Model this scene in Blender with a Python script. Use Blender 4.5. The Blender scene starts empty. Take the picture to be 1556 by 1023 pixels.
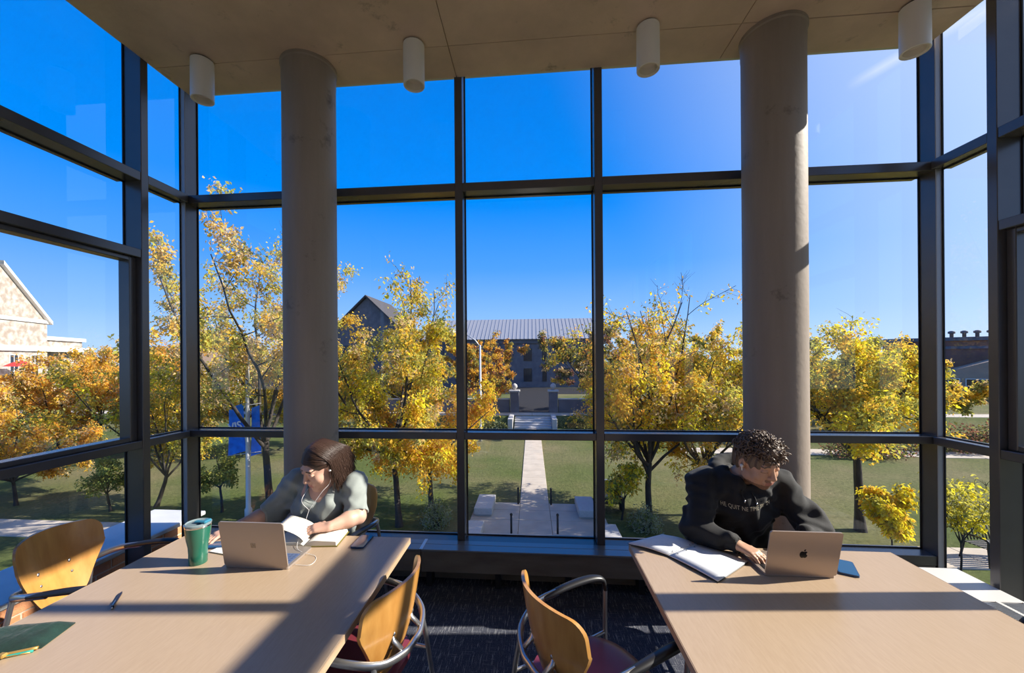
import bpy, bmesh, math, random
import numpy as np
from mathutils import Vector, Matrix

# ------------------------------------------------------------------ camera, sky, sun, exposure
SC = bpy.context.scene
COL = SC.collection
W_PX, H_PX = 1556.0, 1023.0
F_PX, CX, CY, YAW, ROLL = 600.0, 757.0, 546.4, math.radians(4.86), -0.0075
EYE = 1.71
cam_d = bpy.data.cameras.new('camera')
cam = bpy.data.objects.new('camera', cam_d)
COL.objects.link(cam)
cam_d.sensor_fit = 'HORIZONTAL'
cam_d.sensor_width = 36.0
cam_d.lens = 36.0 * F_PX / W_PX
cam_d.shift_x = (W_PX / 2 - CX) / W_PX
cam_d.shift_y = (CY - H_PX / 2) / W_PX
cam_d.clip_start = 0.05
cam_d.clip_end = 2000
rv = Vector((math.cos(YAW), math.sin(YAW), ROLL)).normalized()
fv = Vector((-math.sin(YAW), math.cos(YAW), 0)).normalized()
uv_ = rv.cross(fv)
M4 = Matrix(((rv.x, uv_.x, -fv.x, 0), (rv.y, uv_.y, -fv.y, 0), (rv.z, uv_.z, -fv.z, EYE), (0, 0, 0, 1)))
cam.matrix_world = M4
SC.camera = cam

SUN_AZ, SUN_EL = math.radians(4.6), math.radians(31.8)
SUN = Vector((math.cos(SUN_EL) * math.cos(SUN_AZ), math.cos(SUN_EL) * math.sin(SUN_AZ), math.sin(SUN_EL)))
sun_d = bpy.data.lights.new('sun', 'SUN')
sun_d.energy = 8.6
sun_d.angle = math.radians(0.53)
sun_d.color = (1.0, 0.93, 0.82)
sun = bpy.data.objects.new('sun', sun_d)
COL.objects.link(sun)
sun.rotation_euler = (-SUN).to_track_quat('-Z', 'Y').to_euler()

world = bpy.data.worlds.new('sky')
SC.world = world
world.use_nodes = True
wt = world.node_tree
for n in list(wt.nodes):
    wt.nodes.remove(n)
w_out = wt.nodes.new('ShaderNodeOutputWorld')
w_bg = wt.nodes.new('ShaderNodeBackground')
w_tc = wt.nodes.new('ShaderNodeTexCoord')
w_sep = wt.nodes.new('ShaderNodeSeparateXYZ')
w_ramp = wt.nodes.new('ShaderNodeValToRGB')
wt.links.new(w_tc.outputs['Generated'], w_sep.inputs[0])
wt.links.new(w_sep.outputs['Z'], w_ramp.inputs[0])
cr = w_ramp.color_ramp
cr.elements[0].position = 0.0
cr.elements[0].color = (0.50, 0.70, 1.0, 1)
cr.elements[1].position = 1.0
cr.elements[1].color = (0.0, 0.12, 0.60, 1)
for p_, c_ in ((0.10, (0.25, 0.50, 0.97)), (0.22, (0.075, 0.34, 0.96)), (0.36, (0.0, 0.245, 0.90)), (0.6, (0.0, 0.19, 0.76))):
    e_ = cr.elements.new(p_)
    e_.color = (*c_, 1)
w_dot = wt.nodes.new('ShaderNodeVectorMath')
w_dot.operation = 'DOT_PRODUCT'
wt.links.new(w_tc.outputs['Generated'], w_dot.inputs[0])
w_dot.inputs[1].default_value = SUN
w_mr = wt.nodes.new('ShaderNodeMapRange')
w_mr.inputs['From Min'].default_value = 0.38
w_mr.inputs['From Max'].default_value = 1.0
w_mr.inputs['To Min'].default_value = 0.0
w_mr.inputs['To Max'].default_value = 1.0
wt.links.new(w_dot.outputs['Value'], w_mr.inputs['Value'])
w_mix = wt.nodes.new('ShaderNodeMixRGB')
w_pw = wt.nodes.new('ShaderNodeMath')
w_pw.operation = 'POWER'
w_pw.inputs[1].default_value = 1.7
wt.links.new(w_mr.outputs[0], w_pw.inputs[0])
wt.links.new(w_pw.outputs[0], w_mix.inputs[0])
wt.links.new(w_ramp.outputs[0], w_mix.inputs[1])
w_mix.inputs[2].default_value = (0.86, 0.95, 1.06, 1)
# one thin wisp of vapour trail and two small puffs of cloud
w_noi = wt.nodes.new('ShaderNodeTexNoise')
w_noi.inputs['Scale'].default_value = 9.0
w_noi.inputs['Detail'].default_value = 5.0
wt.links.new(w_tc.outputs['Generated'], w_noi.inputs['Vector'])
T0 = Vector((0.543, 0.691, 0.455)).normalized()
T1 = Vector((0.640, 0.594, 0.487)).normalized()
TN = T0.cross(T1).normalized()
w_d2 = wt.nodes.new('ShaderNodeVectorMath')
w_d2.operation = 'DOT_PRODUCT'
wt.links.new(w_tc.outputs['Generated'], w_d2.inputs[0])
w_d2.inputs[1].default_value = TN
w_ab = wt.nodes.new('ShaderNodeMath')
w_ab.operation = 'ABSOLUTE'
wt.links.new(w_d2.outputs['Value'], w_ab.inputs[0])
w_m2 = wt.nodes.new('ShaderNodeMapRange')
w_m2.inputs['From Min'].default_value = 0.0
w_m2.inputs['From Max'].default_value = 0.011
w_m2.inputs['To Min'].default_value = 1.0
w_m2.inputs['To Max'].default_value = 0.0
wt.links.new(w_ab.outputs[0], w_m2.inputs['Value'])
w_d3 = wt.nodes.new('ShaderNodeVectorMath')
w_d3.operation = 'DOT_PRODUCT'
wt.links.new(w_tc.outputs['Generated'], w_d3.inputs[0])
w_d3.inputs[1].default_value = ((T0 + T1) / 2).normalized()
w_m3 = wt.nodes.new('ShaderNodeMapRange')
w_m3.inputs['From Min'].default_value = 0.9955
w_m3.inputs['From Max'].default_value = 0.9995
wt.links.new(w_d3.outputs['Value'], w_m3.inputs['Value'])
w_mu = wt.nodes.new('ShaderNodeMath')
w_mu.operation = 'MULTIPLY'
wt.links.new(w_m2.outputs[0], w_mu.inputs[0])
wt.links.new(w_m3.outputs[0], w_mu.inputs[1])
w_mu2 = wt.nodes.new('ShaderNodeMath')
w_mu2.operation = 'MULTIPLY'
wt.links.new(w_mu.outputs[0], w_mu2.inputs[0])
wt.links.new(w_noi.outputs[0], w_mu2.inputs[1])
w_mix2 = wt.nodes.new('ShaderNodeMixRGB')
wt.links.new(w_mu2.outputs[0], w_mix2.inputs[0])
wt.links.new(w_mix.outputs[0], w_mix2.inputs[1])
w_mix2.inputs[2].default_value = (0.85, 0.9, 1.0, 1)
wt.links.new(w_mix2.outputs[0], w_bg.inputs[0])
w_bg.inputs[1].default_value = 1.0
wt.links.new(w_bg.outputs[0], w_out.inputs[0])

SC.view_settings.view_transform = 'Standard'
SC.view_settings.look = 'None'
SC.view_settings.gamma = 1.0
SC.view_settings.use_curve_mapping = False
SC.view_settings.exposure = 0.28
SC.cycles.max_bounces = 8
SC.cycles.transparent_max_bounces = 24
SC.cycles.caustics_reflective = False
SC.cycles.caustics_refractive = False
SC.cycles.sample_clamp_indirect = 4.0

# ------------------------------------------------------------------ helpers
R_ = random.Random(7)


def tag(o, label=None, cat=None, group=None, kind=None):
    if label:
        o['label'] = label
    if cat:
        o['category'] = cat
    if group:
        o['group'] = group
    if kind:
        o['kind'] = kind
    return o


def empty(name, loc=(0, 0, 0), rz=0.0, label=None, cat=None, group=None, kind=None, parent=None):
    o = bpy.data.objects.new(name, None)
    o.empty_display_size = 0.1
    COL.objects.link(o)
    o.location = loc
    o.rotation_euler = (0, 0, rz)
    if parent:
        o.parent = parent
    return tag(o, label, cat, group, kind)


def mesh_obj(name, verts, faces, mat=None, parent=None, smooth=False, loc=None, rot=None):
    me = bpy.data.meshes.new(name)
    me.from_pydata([tuple(v) for v in verts], [], [tuple(f) for f in faces])
    me.update()
    return link_mesh(name, me, mat, parent, smooth, loc, rot)


def link_mesh(name, me, mat=None, parent=None, smooth=False, loc=None, rot=None):
    o = bpy.data.objects.new(name, me)
    COL.objects.link(o)
    if mat is not None and not me.materials:
        for m in (mat if isinstance(mat, (list, tuple)) else [mat]):
            me.materials.append(m)
    if smooth:
        me.polygons.foreach_set('use_smooth', [True] * len(me.polygons))
    if parent:
        o.parent = parent
    if loc is not None:
        o.location = loc
    if rot is not None:
        o.rotation_euler = rot
    return o


def copy_tree(o, parent=None):
    c = o.copy()
    COL.objects.link(c)
    c.parent = parent
    for ch in o.children:
        copy_tree(ch, c)
    return c


class MB:
    """collects shapes, then links them as ONE mesh object"""

    def __init__(s):
        s.v, s.f, s.mi = [], [], []

    def add(s, verts, faces, mi=0):
        b = len(s.v)
        s.v += [tuple(v) for v in verts]
        s.f += [tuple(b + i for i in f) for f in faces]
        s.mi += [mi] * len(faces)
        return s

    def box(s, x0, x1, y0, y1, z0, z1, mi=0, M=None):
        v = [Vector((x, y, z)) for z in (z0, z1) for y in (y0, y1) for x in (x0, x1)]
        if M is not None:
            v = [M @ p for p in v]
        return s.add(v, [(0, 2, 3, 1), (4, 5, 7, 6), (0, 1, 5, 4), (2, 6, 7, 3), (0, 4, 6, 2), (1, 3, 7, 5)], mi)

    def bevbox(s, x0, x1, y0, y1, z0, z1, b=0.005, mi=0, M=None, seg=1):
        bm = bmesh.new()
        bmesh.ops.create_cube(bm, size=1.0)
        for q in bm.verts:
            q.co = Vector(((x0 + x1) / 2 + q.co.x * (x1 - x0), (y0 + y1) / 2 + q.co.y * (y1 - y0), (z0 + z1) / 2 + q.co.z * (z1 - z0)))
        bmesh.ops.bevel(bm, geom=bm.edges[:], offset=b, segments=seg, affect='EDGES', profile=0.5)
        return s.bm(bm, mi, M)

    def bm(s, bm, mi=0, M=None):
        bm.verts.ensure_lookup_table()
        vs = [(M @ q.co if M is not None else q.co.copy()) for q in bm.verts]
        s.add(vs, [[q.index for q in f.verts] for f in bm.faces], mi)
        bm.free()
        return s

    def prism(s, poly, z0, z1, mi=0, M=None):
        n = len(poly)
        v = [Vector((p[0], p[1], z0)) for p in poly] + [Vector((p[0], p[1], z1)) for p in poly]
        if M is not None:
            v = [M @ p for p in v]
        f = [tuple(range(n - 1, -1, -1)), tuple(range(n, 2 * n))]
        f += [(i, (i + 1) % n, n + (i + 1) % n, n + i) for i in range(n)]
        return s.add(v, f, mi)

    def lathe(s, prof, n=24, mi=0, M=None, cap=True):
        v, f = [], []
        for (r, z) in prof:
            for i in range(n):
                a = 2 * math.pi * i / n
                p = Vector((r * math.cos(a), r * math.sin(a), z))
                v.append(M @ p if M is not None else p)
        k = len(prof)
        for j in range(k - 1):
            for i in range(n):
                a, b = j * n + i, j * n + (i + 1) % n
                f.append((a, b, b + n, a + n))
        if cap:
            f.append(tuple(range(n - 1, -1, -1)))
            f.append(tuple(range((k - 1) * n, k * n)))
        return s.add(v, f, mi)

    def tube(s, pts, r, n=8, mi=0, cap=True, flat=None):
        pts = [Vector(p) for p in pts]
        rs = r if isinstance(r, (list, tuple)) else [r] * len(pts)
        v, f = [], []
        up = None
        for i, p in enumerate(pts):
            t = (pts[min(i + 1, len(pts) - 1)] - pts[max(i - 1, 0)]).normalized()
            if up is None:
                up = Vector((0, 0, 1)) if abs(t.z) < 0.9 else Vector((1, 0, 0))
            side = t.cross(up)
            if side.length < 1e-5:
                side = t.orthogonal()
            side.normalize()
            up = side.cross(t).normalized()
            fa, fb = flat if flat else (1, 1)
            for k in range(n):
                a = 2 * math.pi * k / n
                v.append(p + side * math.cos(a) * rs[i] * fa + up * math.sin(a) * rs[i] * fb)
        for j in range(len(pts) - 1):
            for i in range(n):
                a, b = j * n + i, j * n + (i + 1) % n
                f.append((a, b, b + n, a + n))
        if cap:
            f.append(tuple(range(n - 1, -1, -1)))
            f.append(tuple(range((len(pts) - 1) * n, len(pts) * n)))
        return s.add(v, f, mi)

    def build(s, name, mat=None, parent=None, smooth=False, loc=None, rot=None):
        me = bpy.data.meshes.new(name)
        me.from_pydata(s.v, [], s.f)
        me.update()
        if any(s.mi):
            me.polygons.foreach_set('material_index', s.mi)
        return link_mesh(name, me, mat, parent, smooth, loc, rot)


def smooth_path(pts, n=6):
    """Catmull-Rom through pts"""
    P = [Vector(p) for p in pts]
    P = [P[0] * 2 - P[1]] + P + [P[-1] * 2 - P[-2]]
    out = []
    for i in range(1, len(P) - 2):
        for k in range(n):
            t = k / n
            a, b, c, d = P[i - 1], P[i], P[i + 1], P[i + 2]
            out.append(0.5 * ((2 * b) + (c - a) * t + (2 * a - 5 * b + 4 * c - d) * t * t + (3 * b - a - 3 * c + d) * t ** 3))
    out.append(P[-2])
    return out


def auto_smooth(o, ang=35):
    me = o.data
    me.polygons.foreach_set('use_smooth', [True] * len(me.polygons))
    bm = bmesh.new()
    bm.from_mesh(me)
    lim = math.radians(ang)
    for e in bm.edges:
        if len(e.link_faces) == 2 and e.calc_face_angle(0) > lim:
            e.smooth = False
    bm.to_mesh(me)
    bm.free()
    return o


# ------------------------------------------------------------------ materials
MAT = {}


def nodes(name):
    m = bpy.data.materials.new(name)
    m.use_nodes = True
    t = m.node_tree
    b = t.nodes['Principled BSDF']
    MAT[name] = m
    return m, t, b


def pmat(name, col, rough=0.5, metal=0.0, spec=0.5, var=0.0, scale=8.0, bump=0.0, bscale=60.0, col2=None, coat=0.0, stretch=None, detail=4.0, sss=0.0, contrast=(0.3, 0.7), sheen=0.0):
    m, t, b = nodes(name)
    b.inputs['Base Color'].default_value = (*col, 1)
    b.inputs['Roughness'].default_value = rough
    b.inputs['Metallic'].default_value = metal
    b.inputs['Specular IOR Level'].default_value = spec
    if coat:
        b.inputs['Coat Weight'].default_value = coat
        b.inputs['Coat Roughness'].default_value = 0.08
    if sheen:
        b.inputs['Sheen Weight'].default_value = sheen
        b.inputs['Sheen Roughness'].default_value = 0.4
    if sss:
        b.inputs['Subsurface Weight'].default_value = sss
        b.inputs['Subsurface Radius'].default_value = (0.012, 0.005, 0.003)
        b.inputs['Subsurface Scale'].default_value = 1.0
    if col2 is not None or var or bump:
        tc = t.nodes.new('ShaderNodeTexCoord')
        src = tc.outputs['Object']
        if stretch:
            mp = t.nodes.new('ShaderNodeMapping')
            mp.inputs['Scale'].default_value = stretch
            t.links.new(src, mp.inputs[0])
            src = mp.outputs[0]
    if col2 is not None or var:
        if col2 is None:
            col2 = tuple(c * (1 - var) for c in col)
        nz = t.nodes.new('ShaderNodeTexNoise')
        nz.inputs['Scale'].default_value = scale
        nz.inputs['Detail'].default_value = detail
        t.links.new(src, nz.inputs['Vector'])
        rp = t.nodes.new('ShaderNodeValToRGB')
        rp.color_ramp.elements[0].position = contrast[0]
        rp.color_ramp.elements[1].position = contrast[1]
        rp.color_ramp.elements[0].color = (*col2, 1)
        rp.color_ramp.elements[1].color = (*col, 1)
        t.links.new(nz.outputs[0], rp.inputs[0])
        t.links.new(rp.outputs[0], b.inputs['Base Color'])
    if bump:
        nb = t.nodes.new('ShaderNodeTexNoise')
        nb.inputs['Scale'].default_value = bscale
        nb.inputs['Detail'].default_value = 5
        t.links.new(src, nb.inputs['Vector'])
        bp = t.nodes.new('ShaderNodeBump')
        bp.inputs['Strength'].default_value = bump
        bp.inputs['Distance'].default_value = 0.01
        t.links.new(nb.outputs[0], bp.inputs['Height'])
        t.links.new(bp.outputs[0], b.inputs['Normal'])
    return m


pmat('bronze', (0.085, 0.080, 0.085), 0.26, 0.15, spec=0.7, var=0.08)
pmat('gasket', (0.008, 0.008, 0.010), 0.6)
pmat('sunlit_jamb', (0.38, 0.38, 0.40), 0.4, 0.2)  # corner jambs: sunlight painted in as a paler frame colour
pmat('white_paint', (0.62, 0.60, 0.57), 0.45)
pmat('plaster', (0.62, 0.59, 0.54), 0.8, var=0.08)
pmat('lamp_shell', (0.78, 0.75, 0.72), 0.45)
pmat('lamp_inner', (0.72, 0.67, 0.60), 0.4)
pmat('stone_cap', (0.62, 0.62, 0.62), 0.6, var=0.12, scale=6)
pmat('mortar', (0.62, 0.50, 0.38), 0.9, var=0.15, scale=30, bump=0.3)
pmat('brick', (0.66, 0.29, 0.14), 0.85, col2=(0.56, 0.225, 0.10), scale=14, bump=0.4, bscale=120)
pmat('grille', (0.30, 0.31, 0.33), 0.35, 0.6)
pmat('convector_paint', (0.20, 0.18, 0.155), 0.42, 0.1, col2=(0.13, 0.105, 0.085), scale=3, stretch=(1, 1, 4))
pmat('convector_top', (0.22, 0.23, 0.24), 0.27, 0.45)
pmat('silver', (0.50, 0.50, 0.51), 0.28, 0.9)
pmat('black_plastic', (0.016, 0.016, 0.019), 0.38)
pmat('burgundy', (0.20, 0.032, 0.045), 0.34, var=0.15)
pmat('paper', (0.80, 0.79, 0.76), 0.7)
pmat('black_rubber', (0.01, 0.01, 0.011), 0.6)


def concrete(name, base, dark, streak=False, stain=0.8):
    m, t, b = nodes(name)
    tc = t.nodes.new('ShaderNodeTexCoord')
    n1 = t.nodes.new('ShaderNodeTexNoise')
    n1.inputs['Scale'].default_value = 1.6
    n1.inputs['Detail'].default_value = 7
    n1.inputs['Roughness'].default_value = 0.62
    n2 = t.nodes.new('ShaderNodeTexNoise')
    n2.inputs['Scale'].default_value = 4.0
    n2.inputs['Detail'].default_value = 8
    n2.inputs['Roughness'].default_value = 0.7
    if streak:
        mp = t.nodes.new('ShaderNodeMapping')
        mp.inputs['Scale'].default_value = (2.2, 2.2, 0.22)
        t.links.new(tc.outputs['Object'], mp.inputs[0])
        t.links.new(mp.outputs[0], n1.inputs['Vector'])
    else:
        t.links.new(tc.outputs['Object'], n1.inputs['Vector'])
    t.links.new(tc.outputs['Object'], n2.inputs['Vector'])
    r1 = t.nodes.new('ShaderNodeValToRGB')
    r1.color_ramp.elements[0].position = 0.33
    r1.color_ramp.elements[0].color = (*[c * 0.74 for c in base], 1)
    r1.color_ramp.elements[1].position = 0.68
    r1.color_ramp.elements[1].color = (*base, 1)
    t.links.new(n1.outputs[0], r1.inputs[0])
    r2 = t.nodes.new('ShaderNodeValToRGB')
    r2.color_ramp.elements[0].position = 0.27
    r2.color_ramp.elements[0].color = (0.30, 0.28, 0.27, 1)
    r2.color_ramp.elements[1].position = 0.40
    r2.color_ramp.elements[1].color = (1, 1, 1, 1)
    t.links.new(n2.outputs[0], r2.inputs[0])
    mx = t.nodes.new('ShaderNodeMixRGB')
    mx.blend_type = 'MULTIPLY'
    mx.inputs[0].default_value = 0.8
    t.links.new(r1.outputs[0], mx.inputs[1])
    t.links.new(r2.outputs[0], mx.inputs[2])
    t.links.new(mx.outputs[0], b.inputs['Base Color'])
    b.inputs['Roughness'].default_value = 0.62
    n3 = t.nodes.new('ShaderNodeTexNoise')
    n3.inputs['Scale'].default_value = 25
    n3.inputs['Detail'].default_value = 8
    t.links.new(tc.outputs['Object'], n3.inputs['Vector'])
    bp = t.nodes.new('ShaderNodeBump')
    bp.inputs['Strength'].default_value = 0.18
    bp.inputs['Distance'].default_value = 0.01
    t.links.new(n3.outputs[0], bp.inputs['Height'])
    t.links.new(bp.outputs[0], b.inputs['Normal'])
    return m


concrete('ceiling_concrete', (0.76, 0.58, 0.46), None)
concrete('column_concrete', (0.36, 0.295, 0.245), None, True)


def glass_mat(name, tint, boost=1.0):
    m = bpy.data.materials.new(name)
    m.use_nodes = True
    t = m.node_tree
    for n in list(t.nodes):
        t.nodes.remove(n)
    o = t.nodes.new('ShaderNodeOutputMaterial')
    tr = t.nodes.new('ShaderNodeBsdfTransparent')
    tr.inputs[0].default_value = (*tint, 1)
    gl = t.nodes.new('ShaderNodeBsdfGlossy')
    gl.inputs['Roughness'].default_value = 0.0
    fr = t.nodes.new('ShaderNodeFresnel')
    fr.inputs['IOR'].default_value = 1.45
    mx = t.nodes.new('ShaderNodeMixShader')
    mu = t.nodes.new('ShaderNodeMath')
    mu.operation = 'MULTIPLY'
    mu.inputs[1].default_value = boost
    ge = t.nodes.new('ShaderNodeNewGeometry')
    sb = t.nodes.new('ShaderNodeMath')
    sb.operation = 'SUBTRACT'
    sb.inputs[0].default_value = 1.0
    t.links.new(ge.outputs['Backfacing'], sb.inputs[1])
    m2 = t.nodes.new('ShaderNodeMath')
    m2.operation = 'MULTIPLY'
    t.links.new(fr.outputs[0], mu.inputs[0])
    t.links.new(mu.outputs[0], m2.inputs[0])
    t.links.new(sb.outputs[0], m2.inputs[1])
    t.links.new(m2.outputs[0], mx.inputs[0])
    t.links.new(tr.outputs[0], mx.inputs[1])
    t.links.new(gl.outputs[0], mx.inputs[2])
    t.links.new(mx.outputs[0], o.inputs[0])
    MAT[name] = m
    return m


glass_mat('window_glass', (0.975, 0.98, 0.98), 1.3)


def wood_mat(name, c1, c2, axis_scale, rough=0.42, coat=0.0, freq=1.0):
    m, t, b = nodes(name)
    tc = t.nodes.new('ShaderNodeTexCoord')
    mp = t.nodes.new('ShaderNodeMapping')
    mp.inputs['Scale'].default_value = axis_scale
    t.links.new(tc.outputs['Object'], mp.inputs[0])
    nz = t.nodes.new('ShaderNodeTexNoise')
    nz.inputs['Scale'].default_value = 6 * freq
    nz.inputs['Detail'].default_value = 7
    nz.inputs['Roughness'].default_value = 0.6
    t.links.new(mp.outputs[0], nz.inputs['Vector'])
    rp = t.nodes.new('ShaderNodeValToRGB')
    rp.color_ramp.elements[0].position = 0.34
    rp.color_ramp.elements[0].color = (*c2, 1)
    rp.color_ramp.elements[1].position = 0.66
    rp.color_ramp.elements[1].color = (*c1, 1)
    t.links.new(nz.outputs[0], rp.inputs[0])
    t.links.new(rp.outputs[0], b.inputs['Base Color'])
    b.inputs['Roughness'].default_value = rough
    if coat:
        b.inputs['Coat Weight'].default_value = coat
        b.inputs['Coat Roughness'].default_value = 0.15
    return m


wood_mat('table_laminate', (0.47, 0.345, 0.235), (0.43, 0.31, 0.205), (14, 1.5, 14), 0.33, freq=2.0)
wood_mat('table_edge', (0.50, 0.36, 0.235), (0.42, 0.29, 0.18), (1, 1, 30), 0.45)
wood_mat('plywood', (0.60, 0.31, 0.085), (0.47, 0.215, 0.05), (3, 3, 0.5), 0.30, 0.35)


def carpet_mat():
    m, t, b = nodes('carpet')
    tc = t.nodes.new('ShaderNodeTexCoord')

    def streak(scale, seed, lo, hi):
        mp = t.nodes.new('ShaderNodeMapping')
        mp.inputs['Scale'].default_value = scale
        mp.inputs['Location'].default_value = (seed, seed * 1.7, 0)
        t.links.new(tc.outputs['Object'], mp.inputs[0])
        nz = t.nodes.new('ShaderNodeTexNoise')
        nz.inputs['Scale'].default_value = 1.0
        nz.inputs['Detail'].default_value = 3
        nz.inputs['Roughness'].default_value = 0.7
        t.links.new(mp.outputs[0], nz.inputs['Vector'])
        mr = t.nodes.new('ShaderNodeMapRange')
        mr.inputs['From Min'].default_value = lo
        mr.inputs['From Max'].default_value = hi
        t.links.new(nz.outputs[0], mr.inputs['Value'])
        return mr.outputs[0]
    a = streak((170, 9, 1), 3.1, 0.56, 0.74)
    c = streak((9, 200, 1), 8.7, 0.60, 0.80)
    d = streak((260, 260, 1), 1.7, 0.45, 0.9)
    mx = t.nodes.new('ShaderNodeMath')
    mx.operation = 'MAXIMUM'
    t.links.new(a, mx.inputs[0])
    t.links.new(c, mx.inputs[1])
    ad = t.nodes.new('ShaderNodeMath')
    ad.operation = 'MULTIPLY_ADD'
    t.links.new(d, ad.inputs[0])
    ad.inputs[1].default_value = 0.55
    t.links.new(mx.outputs[0], ad.inputs[2])
    ad.use_clamp = True
    rp = t.nodes.new('ShaderNodeValToRGB')
    rp.color_ramp.elements[0].color = (0.026, 0.031, 0.055, 1)
    rp.color_ramp.elements[1].color = (0.52, 0.52, 0.53, 1)
    t.links.new(ad.outputs[0], rp.inputs[0])
    t.links.new(rp.outputs[0], b.inputs['Base Color'])
    b.inputs['Roughness'].default_value = 0.95
    b.inputs['Specular IOR Level'].default_value = 0.1
    bp = t.nodes.new('ShaderNodeBump')
    bp.inputs['Strength'].default_value = 0.5
    bp.inputs['Distance'].default_value = 0.004
    t.links.new(ad.outputs[0], bp.inputs['Height'])
    t.links.new(bp.outputs[0], b.inputs['Normal'])


carpet_mat()

# ------------------------------------------------------------------ the room
XI, YI = 2.82, 3.05          # inner faces of the framing
XG, YG = 2.95, 3.18          # glass planes
ZC = 3.92                    # ceiling
YB = -5.5                    # back wall
ZT = 4.30                    # top of the glazing

fl = MB().box(-3.05, 3.05, YB, 3.28, -0.25, 0.0).build('floor', MAT['carpet'])
tag(fl, 'dark navy carpet tiles with pale woven streaks', 'floor', kind='structure')

ce = empty('ceiling', label='bare board-formed concrete ceiling slab with form joints', cat='ceiling', kind='structure')
MB().box(-2.81, 2.81, YB, 3.05, ZC + 0.012, ZC + 0.4).build('slab', MAT['ceiling_concrete'], ce)
xs = [-2.81, -2.60, -0.56, 1.42, 2.81]
xs = [-2.81, -0.57, 1.40, 2.81]
ys = [-5.5, -2.2, 0.2, 2.25, 2.86, 3.05]
ys = [-5.5, -2.2, 0.2, 2.02, 2.74, 3.05]
for i in range(len(xs) - 1):
    for j in range(len(ys) - 1):
        g = 0.003
        MB().box(xs[i] + g * (i > 0), xs[i + 1] - g * (i < len(xs) - 2), ys[j] + g * (j > 0), ys[j + 1] - g * (j < len(ys) - 2), ZC + R_.uniform(-0.001, 0.002), ZC + 0.014).build('form_panel', MAT['ceiling_concrete'], ce)
rf = MB().box(-3.3, 3.3, YB, 3.6, ZT, ZT + 0.25).build('roof', MAT['plaster'])
tag(rf, 'flat roof edge above the glazing', 'roof', kind='structure')
wb = MB().box(-3.05, 3.05, YB - 0.2, YB, 0, ZT).build('wall_back', MAT['plaster'])
tag(wb, 'plain pale plaster wall at the back of the reading room', 'wall', kind='structure')
for sgn, nm in ((-1, 'wall_rear_left'),):
    a, b = sorted((sgn * 2.82, sgn * 3.05))
    w = MB().box(a, b, YB, -1.6, 0, ZT).build(nm, MAT['plaster'])
    tag(w, 'plain pale plaster side wall behind the glazed bay, %s side' % ('left' if sgn < 0 else 'right'), 'wall', kind='structure')


def member(win, name, x0, x1, y0, y1, z0, z1, mat='bronze'):
    return MB().bevbox(x0, x1, y0, y1, z0, z1, 0.003).build(name, MAT[mat], win)


UP0, UP1, LO0, LO1 = 3.03, 3.095, 1.085, 1.14
# --- front glazing
wf = empty('window_2', (0, 3.1, 0), label='tall front curtain wall of clear glass in dark bronze frames', cat='window', kind='structure')
wf.location = (0, 0, 0)
MXS = [-1.72, -0.56, 0.515, 1.70]
for x in MXS:
    member(wf, 'mullion', x - 0.03, x + 0.03, YI, YG + 0.012, 0.28, ZT)
    member(wf, 'mullion_cap', x - 0.025, x + 0.025, YG + 0.012, YG + 0.05, 0.2, ZT)
edges = [-2.86] + MXS + [2.86]
lv = [0.29, LO0, LO1, UP0, UP1, ZT]
for i in range(len(edges) - 1):
    a = edges[i] + (0.03 if i > 0 else 0)
    b = edges[i + 1] - (0.03 if i < len(edges) - 2 else 0)
    for z0, z1 in ((LO0, LO1), (UP0, UP1)):
        member(wf, 'transom', a, b, YI + 0.004, YG + 0.012, z0, z1)
        member(wf, 'transom_cap', a, b, YG + 0.012, YG + 0.05, z0, z1)
    member(wf, 'sill_rail', a, b, YI + 0.004, YG + 0.03, 0.22, 0.29)
    member(wf, 'head_rail', a, b, YI + 0.03, YG + 0.03, ZT - 0.06, ZT)
    for z0, z1 in ((0.29, LO0), (LO1, UP0), (UP1, ZT - 0.06)):
        MB().box(a, b, YG - 0.004, YG + 0.004, z0, z1).build('glass_pane', MAT['window_glass'], wf)
        gb = MB()
        gb.box(a, a + 0.008, YG - 0.012, YG - 0.004, z0, z1).box(b - 0.008, b, YG - 0.012, YG - 0.004, z0, z1)
        gb.box(a, b, YG - 0.012, YG - 0.004, z0, z0 + 0.008).box(a, b, YG - 0.012, YG - 0.004, z1 - 0.008, z1)
        gb.build('gasket', MAT['gasket'], wf)
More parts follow.
